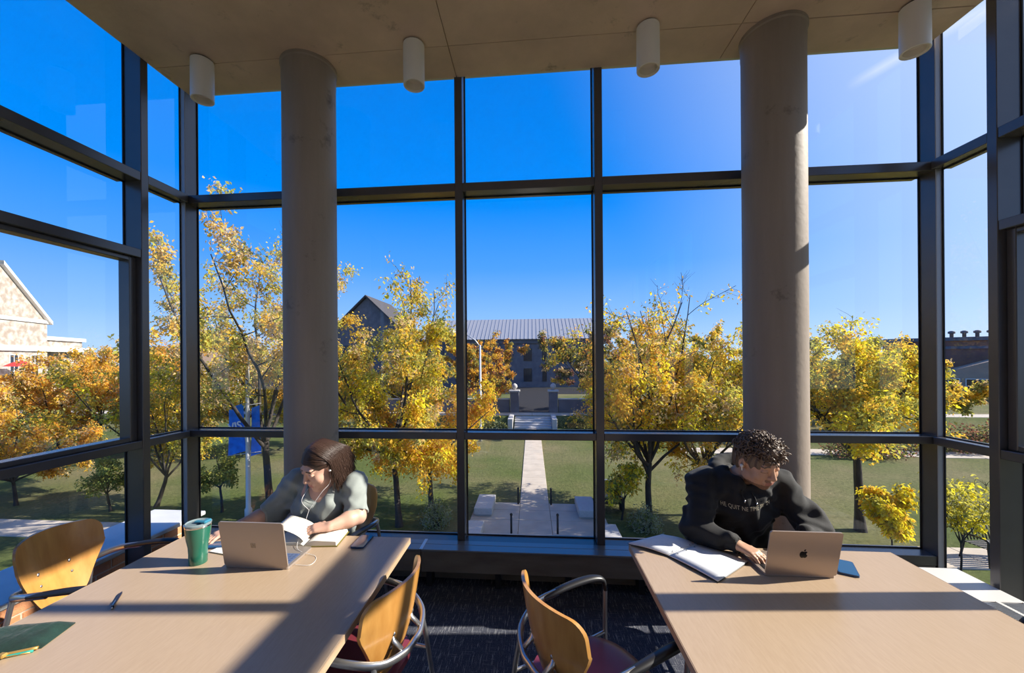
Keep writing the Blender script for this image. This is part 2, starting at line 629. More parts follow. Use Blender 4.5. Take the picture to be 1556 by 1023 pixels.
# --- side glazing (mirror image left and right)
YPOST = [2.67, 1.80, 0.93, 0.06, -0.81]
for sgn, nm, lab in ((-1, 'window_1', 'left side curtain wall with an operable sash in dark frames'), (1, 'window_3', 'right side curtain wall through which the sun enters')):
    w = empty(nm, label=lab, cat='window', kind='structure')

    def sx(a, b):
        return tuple(sorted((sgn * a, sgn * b)))
    # corner post
    cxo = 2.86
    member(w, 'corner_post', *sx(cxo, 2.905), YI, 3.18, 0.0, ZT)
    member(w, 'corner_jamb', *sx(XI + 0.035, 2.905), YI - 0.006, YI - 0.0005, 0.0, ZT, 'sunlit_jamb')
    posts = YPOST if sgn < 0 else YPOST + [-1.68, -2.55, -3.42, -4.29]
    for k, y in enumerate(posts):
        member(w, 'post', *sx(XI, 2.975), y - 0.028, y + 0.028, 0.0, ZT)
    ya = [YI - 0.006] + [y for y in posts] + [-1.6 if sgn < 0 else YB]
    for k in range(len(ya) - 1):
        XG = 2.905 if k == 0 else 2.965
        y1 = ya[k] - (0.028 if k else 0)
        y0 = ya[k + 1] + (0.028 if k < len(ya) - 2 else 0)
        rails = [(LO0, LO1), (UP0, UP1)]
        zs = [0.06, LO0, LO1, UP0, UP1, ZT - 0.06]
        panes = [(0.06, LO0), (LO1, UP0), (UP1, ZT - 0.06)]
        if k == 1:
            rails.append((2.47, 2.53))
            panes = [(0.06, LO0), (LO1, 2.47), (2.53, UP0), (UP1, ZT - 0.06)]
        for z0, z1 in rails:
            member(w, 'transom', *sx(XI + 0.004, XG + 0.012), y0, y1, z0, z1)
            member(w, 'transom_cap', *sx(XG + 0.012, XG + 0.05), y0, y1, z0, z1)
        member(w, 'sill_rail', *sx(XI + 0.02, XG + 0.03), y0, y1, 0.0, 0.06)
        member(w, 'head_rail', *sx(XI + 0.03, XG + 0.03), y0, y1, ZT - 0.06, ZT)
        for q, (z0, z1) in enumerate(panes):
            a, b = sx(XG - 0.004, XG + 0.004)
            MB().box(a, b, y0, y1, z0, z1).build('glass_pane', MAT['window_glass'], w)
            gb = MB()
            a, b = sx(XG - 0.012, XG - 0.004)
            gb.box(a, b, y0, y0 + 0.008, z0, z1).box(a, b, y1 - 0.008, y1, z0, z1)
            gb.box(a, b, y0, y1, z0, z0 + 0.008).box(a, b, y0, y1, z1 - 0.008, z1)
            gb.build('gasket', MAT['gasket'], w)
            if k == 1 and q == 1:
                a, b = sx(XI + 0.045, XG - 0.012)
                s = 0.05
                MB().bevbox(a, b, y0, y0 + s, z0, z1, 0.004).build('sash_stile', MAT['bronze'], w)
                MB().bevbox(a, b, y1 - s, y1, z0, z1, 0.004).build('sash_stile', MAT['bronze'], w)
                MB().bevbox(a, b, y0 + s, y1 - s, z0, z0 + s * .6, 0.004).build('sash_rail', MAT['bronze'], w)
                MB().bevbox(a, b, y0 + s, y1 - s, z1 - s * .6, z1, 0.004).build('sash_rail', MAT['bronze'], w)

wlow = MB().box(-2.84, 2.84, YI + 0.0, 3.27, -0.2, 0.22).build('wall_front', MAT['convector_paint'])
tag(wlow, 'low dark upstand wall below the front glazing', 'wall', kind='structure')

# --- round concrete columns
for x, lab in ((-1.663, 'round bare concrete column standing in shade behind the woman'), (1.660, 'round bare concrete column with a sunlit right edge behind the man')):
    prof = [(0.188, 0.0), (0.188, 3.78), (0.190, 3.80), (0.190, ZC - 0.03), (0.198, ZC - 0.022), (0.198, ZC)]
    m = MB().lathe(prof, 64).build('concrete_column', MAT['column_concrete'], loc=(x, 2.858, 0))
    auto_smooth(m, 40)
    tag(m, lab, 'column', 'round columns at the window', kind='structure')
m = None

# --- cylinder ceiling lights
for x, lab in ((-2.389, 'white cylinder ceiling light in the left corner of the ceiling'), (-0.805, 'white cylinder ceiling light next to the left column'), (0.785, 'white cylinder ceiling light left of the sunlit column'), (2.418, 'white cylinder ceiling light in the right corner of the ceiling')):
    e = empty('ceiling_light', (x, 2.70, ZC), label=lab, cat='light', group='cylinder lights under the slab')
    auto_smooth(MB().lathe([(0.062, 0.0), (0.062, -0.012)], 40).build('canopy', MAT['black_plastic'], e))
    auto_smooth(MB().lathe([(0.0715, -0.012), (0.073, -0.014), (0.073, -0.293), (0.0715, -0.295), (0.064, -0.295), (0.063, -0.293), (0.063, -0.24)], 40, cap=False).build('housing', MAT['lamp_shell'], e))
    auto_smooth(MB().lathe([(0.063, -0.289), (0.056, -0.286), (0.047, -0.250), (0.040, -0.245), (0.001, -0.245)], 40, cap=False).build('reflector', MAT['lamp_inner'], e))
    auto_smooth(MB().lathe([(0.0728, -0.012), (0.0001, -0.012)], 40, cap=False).build('top_plate', MAT['lamp_shell'], e))

# --- brick parapet outside the left glazing
wl = empty('wall_left', label='low brick parapet with pale stone coping outside the left glazing', cat='wall', kind='structure')
BX = -3.06
MB().box(-3.50, BX - 0.004, -1.0, 3.36, -3.3, 0.285).build('mortar_core', MAT['mortar'], wl)
MB().bevbox(-3.56, BX + 0.02, -1.0, 3.44, 0.285, 0.32, 0.006).build('coping', MAT['stone_cap'], wl)
bme = None
L, Hh, J = 0.194, 0.057, 0.010
brick_bm = MB().bevbox(-0.012, 0.0, 0.0, L, 0.0, Hh, 0.003)
bproto = brick_bm.build('brick', MAT['brick'], wl)
first = True
for r in range(6):
    z = 0.283 - (r + 1) * (Hh + J)
    y = 1.0 - (r % 2) * (L + J) / 2
    while y + L < 3.36:
        o = bproto if first else bproto.copy()
        if not first:
            COL.objects.link(o)
            o.parent = wl
        first = False
        o.location = (BX + R_.uniform(-0.002, 0.003), y, z)
        y += L + J


# --- low convectors along the glass
def convector(label, x0, x1, joints):
    e = empty('convector_cover', ((x0 + x1) / 2, 2.9, 0), label=label, cat='radiator')
    e.location = (0, 0, 0)
    segs = [x0] + joints + [x1]
    for a, b in zip(segs[:-1], segs[1:]):
        MB().bevbox(a + 0.002, b - 0.002, 2.885, 2.90, 0.13, 0.285, 0.004).build('front_panel', MAT['convector_paint'], e)
        MB().bevbox(a + 0.002, b - 0.002, 2.878, 2.97, 0.285, 0.30, 0.003).build('top_panel', MAT['convector_top'], e)
        MB().bevbox(a + 0.002, b - 0.002, 2.975, 3.046, 0.285, 0.298, 0.003).build('back_top_panel', MAT['convector_top'], e)
        MB().box(a + 0.002, b - 0.002, 2.90, 3.04, 0.13, 0.14).build('bottom_panel', MAT['convector_paint'], e)
    for j in joints:
        MB().bevbox(j - 0.012, j + 0.012, 2.876, 3.046, 0.299, 0.304, 0.002).build('joint_strip', MAT['silver'], e)
    n = 6 if x1 - x0 > 1 else 2
    for k in range(n):
        x = x0 + 0.15 + (x1 - x0 - 0.3) * k / (n - 1)
        MB().box(x - 0.02, x + 0.02, 2.93, 3.03, 0.0, 0.13).build('bracket', MAT['black_plastic'], e)
    return e


convector('long low grey convector cover under the middle of the front window', -1.46, 1.455, [-0.835])
convector('short low grey convector cover in the left front corner', -2.5, -1.87, [])
convector('short low grey convector cover in the right front corner', 1.87, 2.45, [])
for sgn, lab in ((1, 'pale sunlit convector cover with slotted grille under the right window'), (-1, 'pale convector cover along the left window beside the brick')):
    e = empty('convector_cover', label=lab, cat='radiator')
    a, b = sorted((sgn * 2.50, sgn * 2.80))
    zt = 0.30 if sgn > 0 else 0.10
    MB().bevbox(a, b, 2.50, 2.87, 0.04, zt, 0.004).build('end_cover', MAT['white_paint'], e)
    MB().bevbox(a, b, -1.5, 2.50, 0.04, zt - 0.012, 0.004).build('body', MAT['white_paint'], e)
    for q in range(2):
        u0 = a + 0.02 + q * 0.142
        for k in range(150):
            y = 2.48 - k * 0.012
            if k >= 110:
                break
            if q == 0 and k == 0:
                proto_s = MB().box(0, 0.118, -0.0035, 0.0035, 0, 0.012)
                so = proto_s.build('slat', MAT['grille'], e)
                sme = so.data
            else:
                so = bpy.data.objects.new('slat', sme)
                COL.objects.link(so)
                so.parent = e
            so.location = (u0, y, zt - 0.012)
    for u0, u1 in ((a, a + 0.018), (a + 0.14, a + 0.16), (b - 0.018, b)):
        MB().box(u0, u1, -1.5, 2.50, zt - 0.012, zt).build('grille_bar', MAT['white_paint'], e)

# ------------------------------------------------------------------ tables
TZ = 0.735


def table(label, x0, x1, y0, y1):
    e = empty('study_table', ((x0 + x1) / 2, (y0 + y1) / 2, 0), label=label, cat='table', group='long study tables')
    hx, hy = (x1 - x0) / 2, (y1 - y0) / 2
    MB().bevbox(-hx + 0.003, hx - 0.003, -hy + 0.003, hy - 0.003, TZ - 0.032, TZ, 0.0015).build('tabletop', MAT['table_laminate'], e)
    for a, b, c, d in ((-hx, -hx + 0.003, -hy, hy), (hx - 0.003, hx, -hy, hy), (-hx, hx, -hy, -hy + 0.003), (-hx, hx, hy - 0.003, hy)):
        MB().bevbox(a, b, c, d, TZ - 0.032, TZ - 0.0005, 0.001).build('edge_band', MAT['table_edge'], e)
    MB().box(-hx + 0.25, hx - 0.25, -hy + 0.12, -hy + 0.16, TZ - 0.11, TZ - 0.032).build('apron', MAT['silver'], e)
    MB().box(-hx + 0.25, hx - 0.25, hy - 0.5, hy - 0.46, TZ - 0.11, TZ - 0.032).build('apron', MAT['silver'], e)
    for sx_ in (-1, 1):
        for yy in (-hy + 0.14, hy - 0.48):
            l = MB()
            l.lathe([(0.03, 0.0), (0.03, 0.01), (0.022, 0.012), (0.022, TZ - 0.04), (0.045, TZ - 0.036), (0.045, TZ - 0.032)], 16, M=Matrix.Translation((sx_ * (hx - 0.28), yy, 0)))
            auto_smooth(l.build('leg', MAT['silver'], e))
    return e


table('long maple-topped study table on the left with green cup and laptop', -1.945, -0.67, 0.22, 2.12)
table('long maple-topped study table on the right where the man works', 0.50, 1.775, 0.22, 2.125)


# ------------------------------------------------------------------ armchairs (local +x is the way the sitter faces)
def chair_back_half(z):
    t = (z - 0.475) / 0.375
    w = 0.105 + 0.135 * min(1.0, t / 0.62) ** 0.9
    if t > 0.86:
        q = (t - 0.86) / 0.14
        w = w - 0.05 * (1 - math.sqrt(max(0.0, 1 - q * q)))
    if t < 0.12:
        q = (0.12 - t) / 0.12
        w = w - 0.055 * (1 - math.sqrt(max(0.0, 1 - q * q)))
    return w


def make_chair():
    e = empty('armchair')
    # backrest
    nz, ns = 22, 16
    zs = [0.475 + 0.375 * (0.5 - 0.5 * math.cos(math.pi * i / nz)) for i in range(nz + 1)]
    v, f = [], []
    for side in (0, 1):
        for z in zs:
            hw = chair_back_half(z)
            for j in range(ns + 1):
                s = -1 + 2 * j / ns
                y = hw * s
                t = (z - 0.475) / 0.375
                x = -0.205 - 0.085 * t - 0.03 * math.sin(math.pi * t) * 0.5 + 0.085 * (y / 0.24) ** 2 - 0.02 * max(0, t - 0.75)
                x += -0.007 if side else 0.007
                zz = z - 0.018 * (y / 0.24) ** 2 * (1 if t > 0.7 else 0)
                v.append((x, y, zz))
    n1 = (nz + 1) * (ns + 1)
    for i in range(nz):
        for j in range(ns):
            a = i * (ns + 1) + j
            f.append((a, a + 1, a + ns + 2, a + ns + 1))
            f.append((n1 + a, n1 + a + ns + 1, n1 + a + ns + 2, n1 + a + 1))
    rim = [j for j in range(ns + 1)] + [i * (ns + 1) + ns for i in range(1, nz + 1)] + [nz * (ns + 1) + j for j in range(ns - 1, -1, -1)] + [i * (ns + 1) for i in range(nz - 1, 0, -1)]
    for a, b in zip(rim, rim[1:] + rim[:1]):
        f.append((a, a + n1, b + n1, b))
    back = mesh_obj('backrest', v, f, MAT['plywood'], e)
    auto_smooth(back, 50)
    for (y, z) in ((0.085, 0.60), (0.085, 0.655), (-0.085, 0.60), (-0.085, 0.655)):
        t = (z - 0.475) / 0.375
        x = -0.205 - 0.085 * t - 0.015 * math.sin(math.pi * t) + 0.085 * (y / 0.24) ** 2
        MB().lathe([(0.0075, -0.0085), (0.0075, 0.0075), (0.005, 0.0095), (0.001, 0.010)], 10, M=Matrix.Translation((x, y, z)) @ Matrix.Rotation(math.pi / 2, 4, 'Y')).build('rivet', MAT['silver'], back, True)
    # seat
    v, f = [], []
    nr, na = 7, 36
    for side in (0, 1):
        v.append((0, 0, 0.452 if side == 0 else 0.425))
        for i in range(1, nr + 1):
            q = i / nr
            for k in range(na):
                a = 2 * math.pi * k / na
                ca, sa = math.cos(a), math.sin(a)
                p = 3.6
                rr = (abs(ca) ** p + abs(sa) ** p) ** (-1 / p)
                x, y = 0.235 * rr * ca * q + 0.005, (0.232 - 0.012 * ca) * rr * sa * q
                z = (0.452 + 0.012 * q ** 3 - 0.040 * max(0, x - 0.1) / 0.13 * q ** 2 - (0.010 if i == nr else 0)) if side == 0 else 0.425 - 0.02 * max(0, x - 0.1) / 0.13
                v.append((x, y, z))
    n1 = 1 + nr * na
    for k in range(na):
        f.append((0, 1 + k, 1 + (k + 1) % na))
        f.append((n1, n1 + 1 + (k + 1) % na, n1 + 1 + k))
        for i in range(nr - 1):
            a, b = 1 + i * na + k, 1 + i * na + (k + 1) % na
            f.append((a, a + na, b + na, b))
            f.append((n1 + a, n1 + b, n1 + b + na, n1 + a + na))
        a, b = 1 + (nr - 1) * na + k, 1 + (nr - 1) * na + (k + 1) % na
        f.append((a, n1 + a, n1 + b, b))
    auto_smooth(mesh_obj('seat', v, f, MAT['burgundy'], e), 50)
    # hoop behind the back
    hp = smooth_path([(-0.02, -0.285, 0.655), (-0.14, -0.275, 0.640), (-0.25, -0.20, 0.605), (-0.295, -0.08, 0.585), (-0.30, 0, 0.583), (-0.295, 0.08, 0.585), (-0.25, 0.20, 0.605), (-0.14, 0.275, 0.640), (-0.02, 0.285, 0.655)], 5)
    auto_smooth(MB().tube(hp, 0.0125, 10, flat=(1, 1.35)).build('back_hoop', MAT['silver'], e), 60)
    for s in (-1, 1):
        MB().tube([(-0.288, s * 0.085, 0.60), (-0.252, s * 0.085, 0.628), (-0.243, s * 0.085, 0.665)], [0.012, 0.013, 0.006], 8, flat=(1.1, 0.6)).build('back_bracket', MAT['silver'], e, True)
        ap = smooth_path([(-0.10, s * 0.281, 0.648), (0.0, s * 0.286, 0.662), (0.10, s * 0.284, 0.672), (0.18, s * 0.278, 0.672), (0.222, s * 0.272, 0.655), (0.232, s * 0.268, 0.61)], 5)
        nn = len(ap)
        auto_smooth(MB().tube(ap, [0.013 + 0.006 * math.sin(math.pi * min(1, i / (nn - 1) * 1.15)) for i in range(nn)], 10, flat=(1.35, 0.8)).build('armrest', MAT['black_plastic'], e), 60)
        auto_smooth(MB().tube([(0.232, s * 0.268, 0.615), (0.225, s * 0.262, 0.44), (0.232, s * 0.264, 0.20), (0.245, s * 0.268, 0.008)], 0.0115, 10).build('front_leg', MAT['silver'], e), 60)
        auto_smooth(MB().tube([(-0.235, s * 0.215, 0.608), (-0.262, s * 0.228, 0.45), (-0.30, s * 0.238, 0.2), (-0.33, s * 0.245, 0.008)], 0.0115, 10).build('rear_leg', MAT['silver'], e), 60)
        auto_smooth(MB().tube([(0.226, s * 0.262, 0.415), (0.0, s * 0.235, 0.412), (-0.268, s * 0.229, 0.412)], 0.0095, 8).build('side_rail', MAT['silver'], e), 60)
        for (x, y) in ((0.245, s * 0.268), (-0.33, s * 0.245)):
            MB().lathe([(0.014, 0.0), (0.014, 0.012)], 10, M=Matrix.Translation((x, y, 0))).build('foot_cap', MAT['black_plastic'], e)
    MB().tube([(0.12, -0.245, 0.412), (0.12, 0.245, 0.412)], 0.0095, 8).build('cross_rail', MAT['silver'], e, True)
    MB().tube([(-0.15, -0.235, 0.412), (-0.15, 0.235, 0.412)], 0.0095, 8).build('cross_rail', MAT['silver'], e, True)
    return e


CH = [((-2.215, 1.86), 7, 'plywood-backed armchair by the brick parapet facing the left table'),
      ((-0.775, 1.60), 170, 'plywood-backed armchair tucked under the inner side of the left table'),
      ((0.25, 1.60), 29, 'plywood-backed armchair with a burgundy seat turned out from the right table'),
      ((-1.285, 2.425), -97, 'plywood-backed armchair the woman sits on'),
      ((1.20, 2.40), -90, 'plywood-backed armchair the man in the hoodie sits on'),
      ((2.135, 1.475), 178, 'armchair at the far right edge with only its black arm showing')]
cproto = make_chair()
for ch_ in cproto.children:
    for o_ in [ch_] + list(ch_.children):
        o_.data.transform(Matrix.Diagonal((1, 0.87, 1, 1)))
for i, ((x, y), a, lab) in enumerate(CH):
    c = cproto if i == 0 else copy_tree(cproto)
    c.location = (x, y, 0)
    c.rotation_euler = (0, 0, math.radians(a))
    tag(c, lab, 'chair', 'plywood armchairs')

# ------------------------------------------------------------------ things on the tables
pmat('laptop_sand', (0.40, 0.34, 0.295), 0.38, 0.45)
pmat('laptop_rose', (0.42, 0.335, 0.28), 0.36, 0.5)
pmat('logo_grey', (0.22, 0.20, 0.18), 0.25, 0.8)
pmat('logo_black', (0.006, 0.006, 0.007), 0.15, 0.3)
pmat('key_blue', (0.10, 0.14, 0.26), 0.35)
pmat('key_dark', (0.012, 0.012, 0.014), 0.4)
pmat('screen_dark', (0.01, 0.012, 0.018), 0.08)
pmat('cup_green', (0.016, 0.13, 0.085), 0.32, coat=0.4)
pmat('steel', (0.62, 0.62, 0.62), 0.18, 1.0)
pmat('lid_clear', (0.20, 0.26, 0.28), 0.08, 0.0, coat=0.5)
pmat('lid_blue', (0.04, 0.20, 0.30), 0.25)
pmat('velvet', (0.003, 0.018, 0.013), 0.85, col2=(0.007, 0.040, 0.030), scale=18, sheen=0.15, bump=0.4, bscale=40)
pmat('zip_gold', (0.55, 0.33, 0.09), 0.4, 0.5)
pmat('zip_teal', (0.02, 0.30, 0.25), 0.7)
pmat('pen_navy', (0.012, 0.014, 0.035), 0.3)
pmat('phone_blue', (0.012, 0.05, 0.14), 0.35)
pmat('phone_glass', (0.015, 0.075, 0.17), 0.12)
pmat('cover_olive', (0.16, 0.13, 0.02), 0.6)
pmat('page', (0.82, 0.78, 0.70), 0.75)
pmat('page_edge', (0.62, 0.55, 0.44), 0.8, var=0.3, scale=1.0, stretch=(1, 1, 900))
pmat('binder_black', (0.015, 0.015, 0.017), 0.5)
pmat('cord_white', (0.75, 0.74, 0.73), 0.4)


def ruled_paper():
    m, t, b = nodes('ruled_paper')
    tc = t.nodes.new('ShaderNodeTexCoord')
    nz = t.nodes.new('ShaderNodeTexNoise')
    nz.inputs['Scale'].default_value = 60
    mp = t.nodes.new('ShaderNodeMapping')
    mp.inputs['Scale'].default_value = (1.0, 2.6, 1)
    t.links.new(tc.outputs['Object'], mp.inputs[0])
    t.links.new(mp.outputs[0], nz.inputs['Vector'])
    rp = t.nodes.new('ShaderNodeValToRGB')
    rp.color_ramp.elements[0].position = 0.62
    rp.color_ramp.elements[0].color = (0.80, 0.81, 0.83, 1)
    rp.color_ramp.elements[1].position = 0.75
    rp.color_ramp.elements[1].color = (0.60, 0.63, 0.70, 1)
    t.links.new(nz.outputs[0], rp.inputs[0])
    t.links.new(rp.outputs[0], b.inputs['Base Color'])
    b.inputs['Roughness'].default_value = 0.75


ruled_paper()


def rrect(w, h, r, n=6):
    pts = []
    for cx_, cy_, a0 in ((w / 2 - r, h / 2 - r, 0), (-w / 2 + r, h / 2 - r, 90), (-w / 2 + r, -h / 2 + r, 180), (w / 2 - r, -h / 2 + r, 270)):
        for k in range(n + 1):
            a = math.radians(a0 + 90 * k / n)
            pts.append((cx_ + r * math.cos(a), cy_ + r * math.sin(a)))
    return pts


def apple_outline():
    # right half from the top dip down to the bottom dip, then the bite on the right
    half = [(0.0, 0.40), (0.10, 0.455), (0.24, 0.48), (0.38, 0.43), (0.475, 0.32)]
    pts = []
    body = [(0.0, 0.385), (0.09, 0.43), (0.22, 0.465), (0.36, 0.42), (0.435, 0.345)]
    bite_c, bite_r = (0.53, 0.13), 0.225
    low = [(0.475, -0.12), (0.42, -0.27), (0.31, -0.42), (0.20, -0.485), (0.10, -0.465), (0.0, -0.44), (-0.10, -0.465), (-0.20, -0.485), (-0.31, -0.42), (-0.42, -0.26), (-0.485, -0.06), (-0.485, 0.14), (-0.43, 0.32), (-0.34, 0.42), (-0.22, 0.465), (-0.09, 0.43)]
    pts += body
    for k in range(9):
        a = math.radians(112 + (248 - 112) * k / 8)
        pts.append((bite_c[0] + bite_r * math.cos(a), bite_c[1] + bite_r * math.sin(a)))
    pts += low
    leaf = []
    for k in range(9):
        t = k / 8
        leaf.append((0.0 + 0.21 * t + 0.05 * math.sin(math.pi * t), 0.50 + 0.27 * t - 0.06 * math.sin(math.pi * t)))
    for k in range(7, 0, -1):
        t = k / 8
        leaf.append((0.0 + 0.21 * t - 0.08 * math.sin(math.pi * t), 0.50 + 0.27 * t + 0.07 * math.sin(math.pi * t)))
    return pts, leaf


def laptop(label, x0, x1, y, w, d, lean, mat, kmat, logo, bezel):
    dl, d = d, bezel
    e = empty('laptop', ((x0 + x1) / 2, y, TZ), label=label, cat='laptop')
    M = Matrix.Translation((0, d / 2, 0))
    MB().prism(rrect(w, d, 0.012), 0.0015, 0.013, M=M).build('base', MAT[mat], e)
    kb = MB().prism(rrect(w - 0.03, d * 0.52, 0.004), 0.013, 0.0134, M=Matrix.Translation((0, d * 0.36, 0))).build('keyboard', MAT[kmat], e)
    kw = (w - 0.04) / 14
    for r in range(6):
        for k in range(14):
            x = -(w - 0.04) / 2 + kw * (k + 0.5)
            yy = d * 0.36 - d * 0.25 + d * 0.5 * (r + 0.5) / 6
            if r == 5 and 4 <= k <= 8:
                if k > 4:
                    continue
                MB().box(x - kw * 0.42, x + kw * 4.42, yy - 0.007, yy + 0.007, 0.0134, 0.0146).build('key', MAT[kmat], kb)
                continue
            MB().box(x - kw * 0.42, x + kw * 0.42, yy - d * 0.036, yy + d * 0.036, 0.0134, 0.0146).build('key', MAT[kmat], kb)
    MB().prism(rrect(w * 0.36, d * 0.30, 0.004), 0.013, 0.0133, M=Matrix.Translation((0, d * 0.81, 0))).build('trackpad', MAT[mat], e)
    ML = Matrix.Translation((0, 0.004, 0.012)) @ Matrix.Rotation(math.radians(90 + lean), 4, 'X') @ Matrix.Translation((0, dl / 2, 0))
    # lid plane: local z+ faces the camera side after rotation
    lid = MB().prism(rrect(w, dl, 0.012), 0.0, 0.006, M=ML).build('lid', MAT[mat], e)
    MB().prism(rrect(w - 0.012, dl - 0.012, 0.008), -0.0006, 0.0, M=ML).build('screen', MAT['screen_dark'], lid)
    MB().tube([(-w * 0.42, 0.004, 0.013), (w * 0.42, 0.004, 0.013)], 0.0055, 10).build('hinge', MAT[mat], e, True)
    ML2 = ML @ Matrix.Translation((0, 0, 0.006))
    if logo == 'squares':
        s, g = 0.0110, 0.0012
        for ax in (-1, 1):
            for ay in (-1, 1):
                cx_, cy_ = ax * (s + g) / 2, ay * (s + g) / 2 - 0.004
                MB().box(cx_ - s / 2, cx_ + s / 2, cy_ - s / 2, cy_ + s / 2, 0, 0.0005, M=ML2).build('logo_square', MAT['logo_grey'], lid)
    else:
        body, leaf = apple_outline()
        S = 0.034
        m = MB()
        for pl in (body, leaf):
            bm = bmesh.new()
            vs = [bm.verts.new((p[0] * S, p[1] * S - 0.004, 0.0005)) for p in pl]
            fc = bm.faces.new(vs)
            bmesh.ops.triangulate(bm, faces=[fc])
            bm.verts.index_update()
            m.bm(bm, 0, ML2)
        o = m.build('logo', MAT['logo_black'], lid)
        o['label'] = 'black fruit-shaped emblem with a bite'
    return e


laptop('sandstone laptop with a four-square emblem open on the left table', -1.455, -1.14, 1.753, 0.315, 0.225, 10, 'laptop_sand', 'key_blue', 'squares', 0.203)
laptop('rose-gold laptop with a black emblem open before the man', 1.03, 1.327, 1.857, 0.298, 0.213, 12, 'laptop_rose', 'key_dark', 'apple', 0.213)

# tumbler
e = empty('travel_tumbler', (-1.62, 1.785, TZ), label='green insulated tumbler with a clear lid', cat='cup')
auto_smooth(MB().lathe([(0.036, 0.0), (0.038, 0.003), (0.0385, 0.05), (0.041, 0.085), (0.048, 0.12), (0.0525, 0.155), (0.0545, 0.178)], 36).build('body', MAT['cup_green'], e), 50)
auto_smooth(MB().lathe([(0.0545, 0.178), (0.0553, 0.179), (0.0553, 0.186), (0.053, 0.187)], 36).build('rim', MAT['steel'], e), 50)
lidm = auto_smooth(MB().lathe([(0.056, 0.186), (0.0565, 0.194), (0.050, 0.198), (0.046, 0.193), (0.010, 0.192)], 36).build('lid', MAT['lid_clear'], e), 40)
MB().bevbox(-0.012, 0.045, -0.010, 0.010, 0.194, 0.204, 0.003).build('slide', MAT['lid_blue'], lidm)
MB().bevbox(0.030, 0.056, -0.022, 0.022, 0.196, 0.209, 0.004).build('spout', MAT['lid_blue'], lidm)

# pen
e = empty('ballpoint_pen', (-1.695, 1.474, TZ + 0.0052), math.atan2(-0.100, 0.071), label='dark navy pen lying on the left table', cat='pen')
RX = Matrix.Rotation(math.pi / 2, 4, 'Y')
auto_smooth(MB().lathe([(0.001, -0.066), (0.003, -0.060), (0.005, -0.048), (0.005, 0.055)], 14, M=RX).build('barrel', MAT['pen_navy'], e), 50)
MB().lathe([(0.0032, 0.055), (0.0032, 0.064), (0.002, 0.066)], 12, M=RX).build('push_button', MAT['steel'], e, True)
MB().bevbox(0.012, 0.056, -0.0015, 0.0015, 0.0055, 0.0075, 0.0005).build('clip', MAT['steel'], e)

# velvet pouch
e = empty('zip_pouch', (-1.83, 1.245, TZ), label='dark green velvet zip pouch at the left edge of the table', cat='pouch')
poly = [(-0.20, 0.0), (-0.09, 0.045), (0.122, 0.092), (0.155, -0.035), (0.05, -0.088), (-0.14, -0.10)]
ring = [p_ for a_, b_ in zip(poly, poly[1:] + poly[:1]) for p_ in [Vector((a_[0], a_[1], 0)).lerp(Vector((b_[0], b_[1], 0)), k_ / 6) for k_ in range(6)]]
v, f = [], []
nr = 6
v.append((0, 0, 0.024))
for i in range(1, nr + 1):
    q = i / nr
    for p in ring:
        cz = 0.024 * (1 - q ** 3) + 0.004 + 0.004 * math.sin(9 * p[0] * 7 + 3 * i) * q * (1 - q) * 3
        qq = q ** 0.8
        v.append((p[0] * qq * 1.0, p[1] * qq, cz))
n_ = len(ring)
for k in range(n_):
    f.append((0, 1 + k, 1 + (k + 1) % n_))
    for i in range(nr - 1):
        a, b = 1 + i * n_ + k, 1 + i * n_ + (k + 1) % n_
        f.append((a, a + n_, b + n_, b))
b0 = len(v)
for p in ring:
    v.append((p[0], p[1], 0.0))
for k in range(n_):
    a, b = 1 + (nr - 1) * n_ + k, 1 + (nr - 1) * n_ + (k + 1) % n_
    f.append((a, b0 + k, b0 + (k + 1) % n_, b))
f.append(tuple(b0 + k for k in range(n_ - 1, -1, -1)))
auto_smooth(mesh_obj('pouch_body', v, f, MAT['velvet'], e), 60)
zp = smooth_path([(0.152, -0.042, 0.008), (0.06, -0.088, 0.009), (-0.04, -0.098, 0.009), (-0.14, -0.104, 0.008)], 6)
MB().tube(zp, 0.006, 8, flat=(1, 0.8)).build('zip', MAT['zip_gold'], e, True)
zp2 = [p + Vector((-0.004, -0.010, -0.004)) for p in zp]
MB().tube(zp2, 0.0045, 8).build('zip_tape', MAT['zip_teal'], e, True)
MB().bevbox(0.072, 0.094, -0.096, -0.078, 0.004, 0.017, 0.003).build('zip_pull', MAT['zip_gold'], e)
MB().tube([(0.08, -0.095, 0.006), (0.12, -0.07, 0.004), (0.145, -0.058, 0.003)], 0.0022, 6).build('pull_cord', MAT['zip_gold'], e, True)


def phone(label, cx_, cy_, rz, wd=0.074, ln=0.148):
    e = empty('smartphone', (cx_, cy_, TZ), math.radians(rz), label=label, cat='phone')
    auto_smooth(MB().prism(rrect(wd, ln, 0.011), 0.0, 0.009).build('case', MAT['phone_blue'], e), 30)
    MB().prism(rrect(wd - 0.006, ln - 0.006, 0.009), 0.009, 0.0094).build('screen', MAT['phone_glass'], e)
    for y0 in (0.02, 0.045):
        MB().box(wd / 2, wd / 2 + 0.0012, y0, y0 + 0.016, 0.003, 0.006).build('button', MAT['key_dark'], e)
    return e


phone('dark blue smartphone near the far corner of the left table', -0.912, 2.045, 0, 0.072, 0.142)
phone('blue smartphone lying behind the rose-gold laptop', 1.432, 1.945, -27)
phone('dark smartphone lying behind the green tumbler', -1.63, 1.96, -78)

# sheet pad half under the sand laptop
e = empty('writing_pad', (-1.535, 1.905, TZ), math.radians(-12), label='white paper pad left of the sandstone laptop', cat='paper')
MB().bevbox(-0.105, 0.075, -0.045, 0.045, 0.0, 0.006, 0.001).build('page_block', MAT['page_edge'], e)
MB().box(-0.105, 0.075, -0.045, 0.045, 0.006, 0.0066).build('top_sheet', MAT['paper'], e)


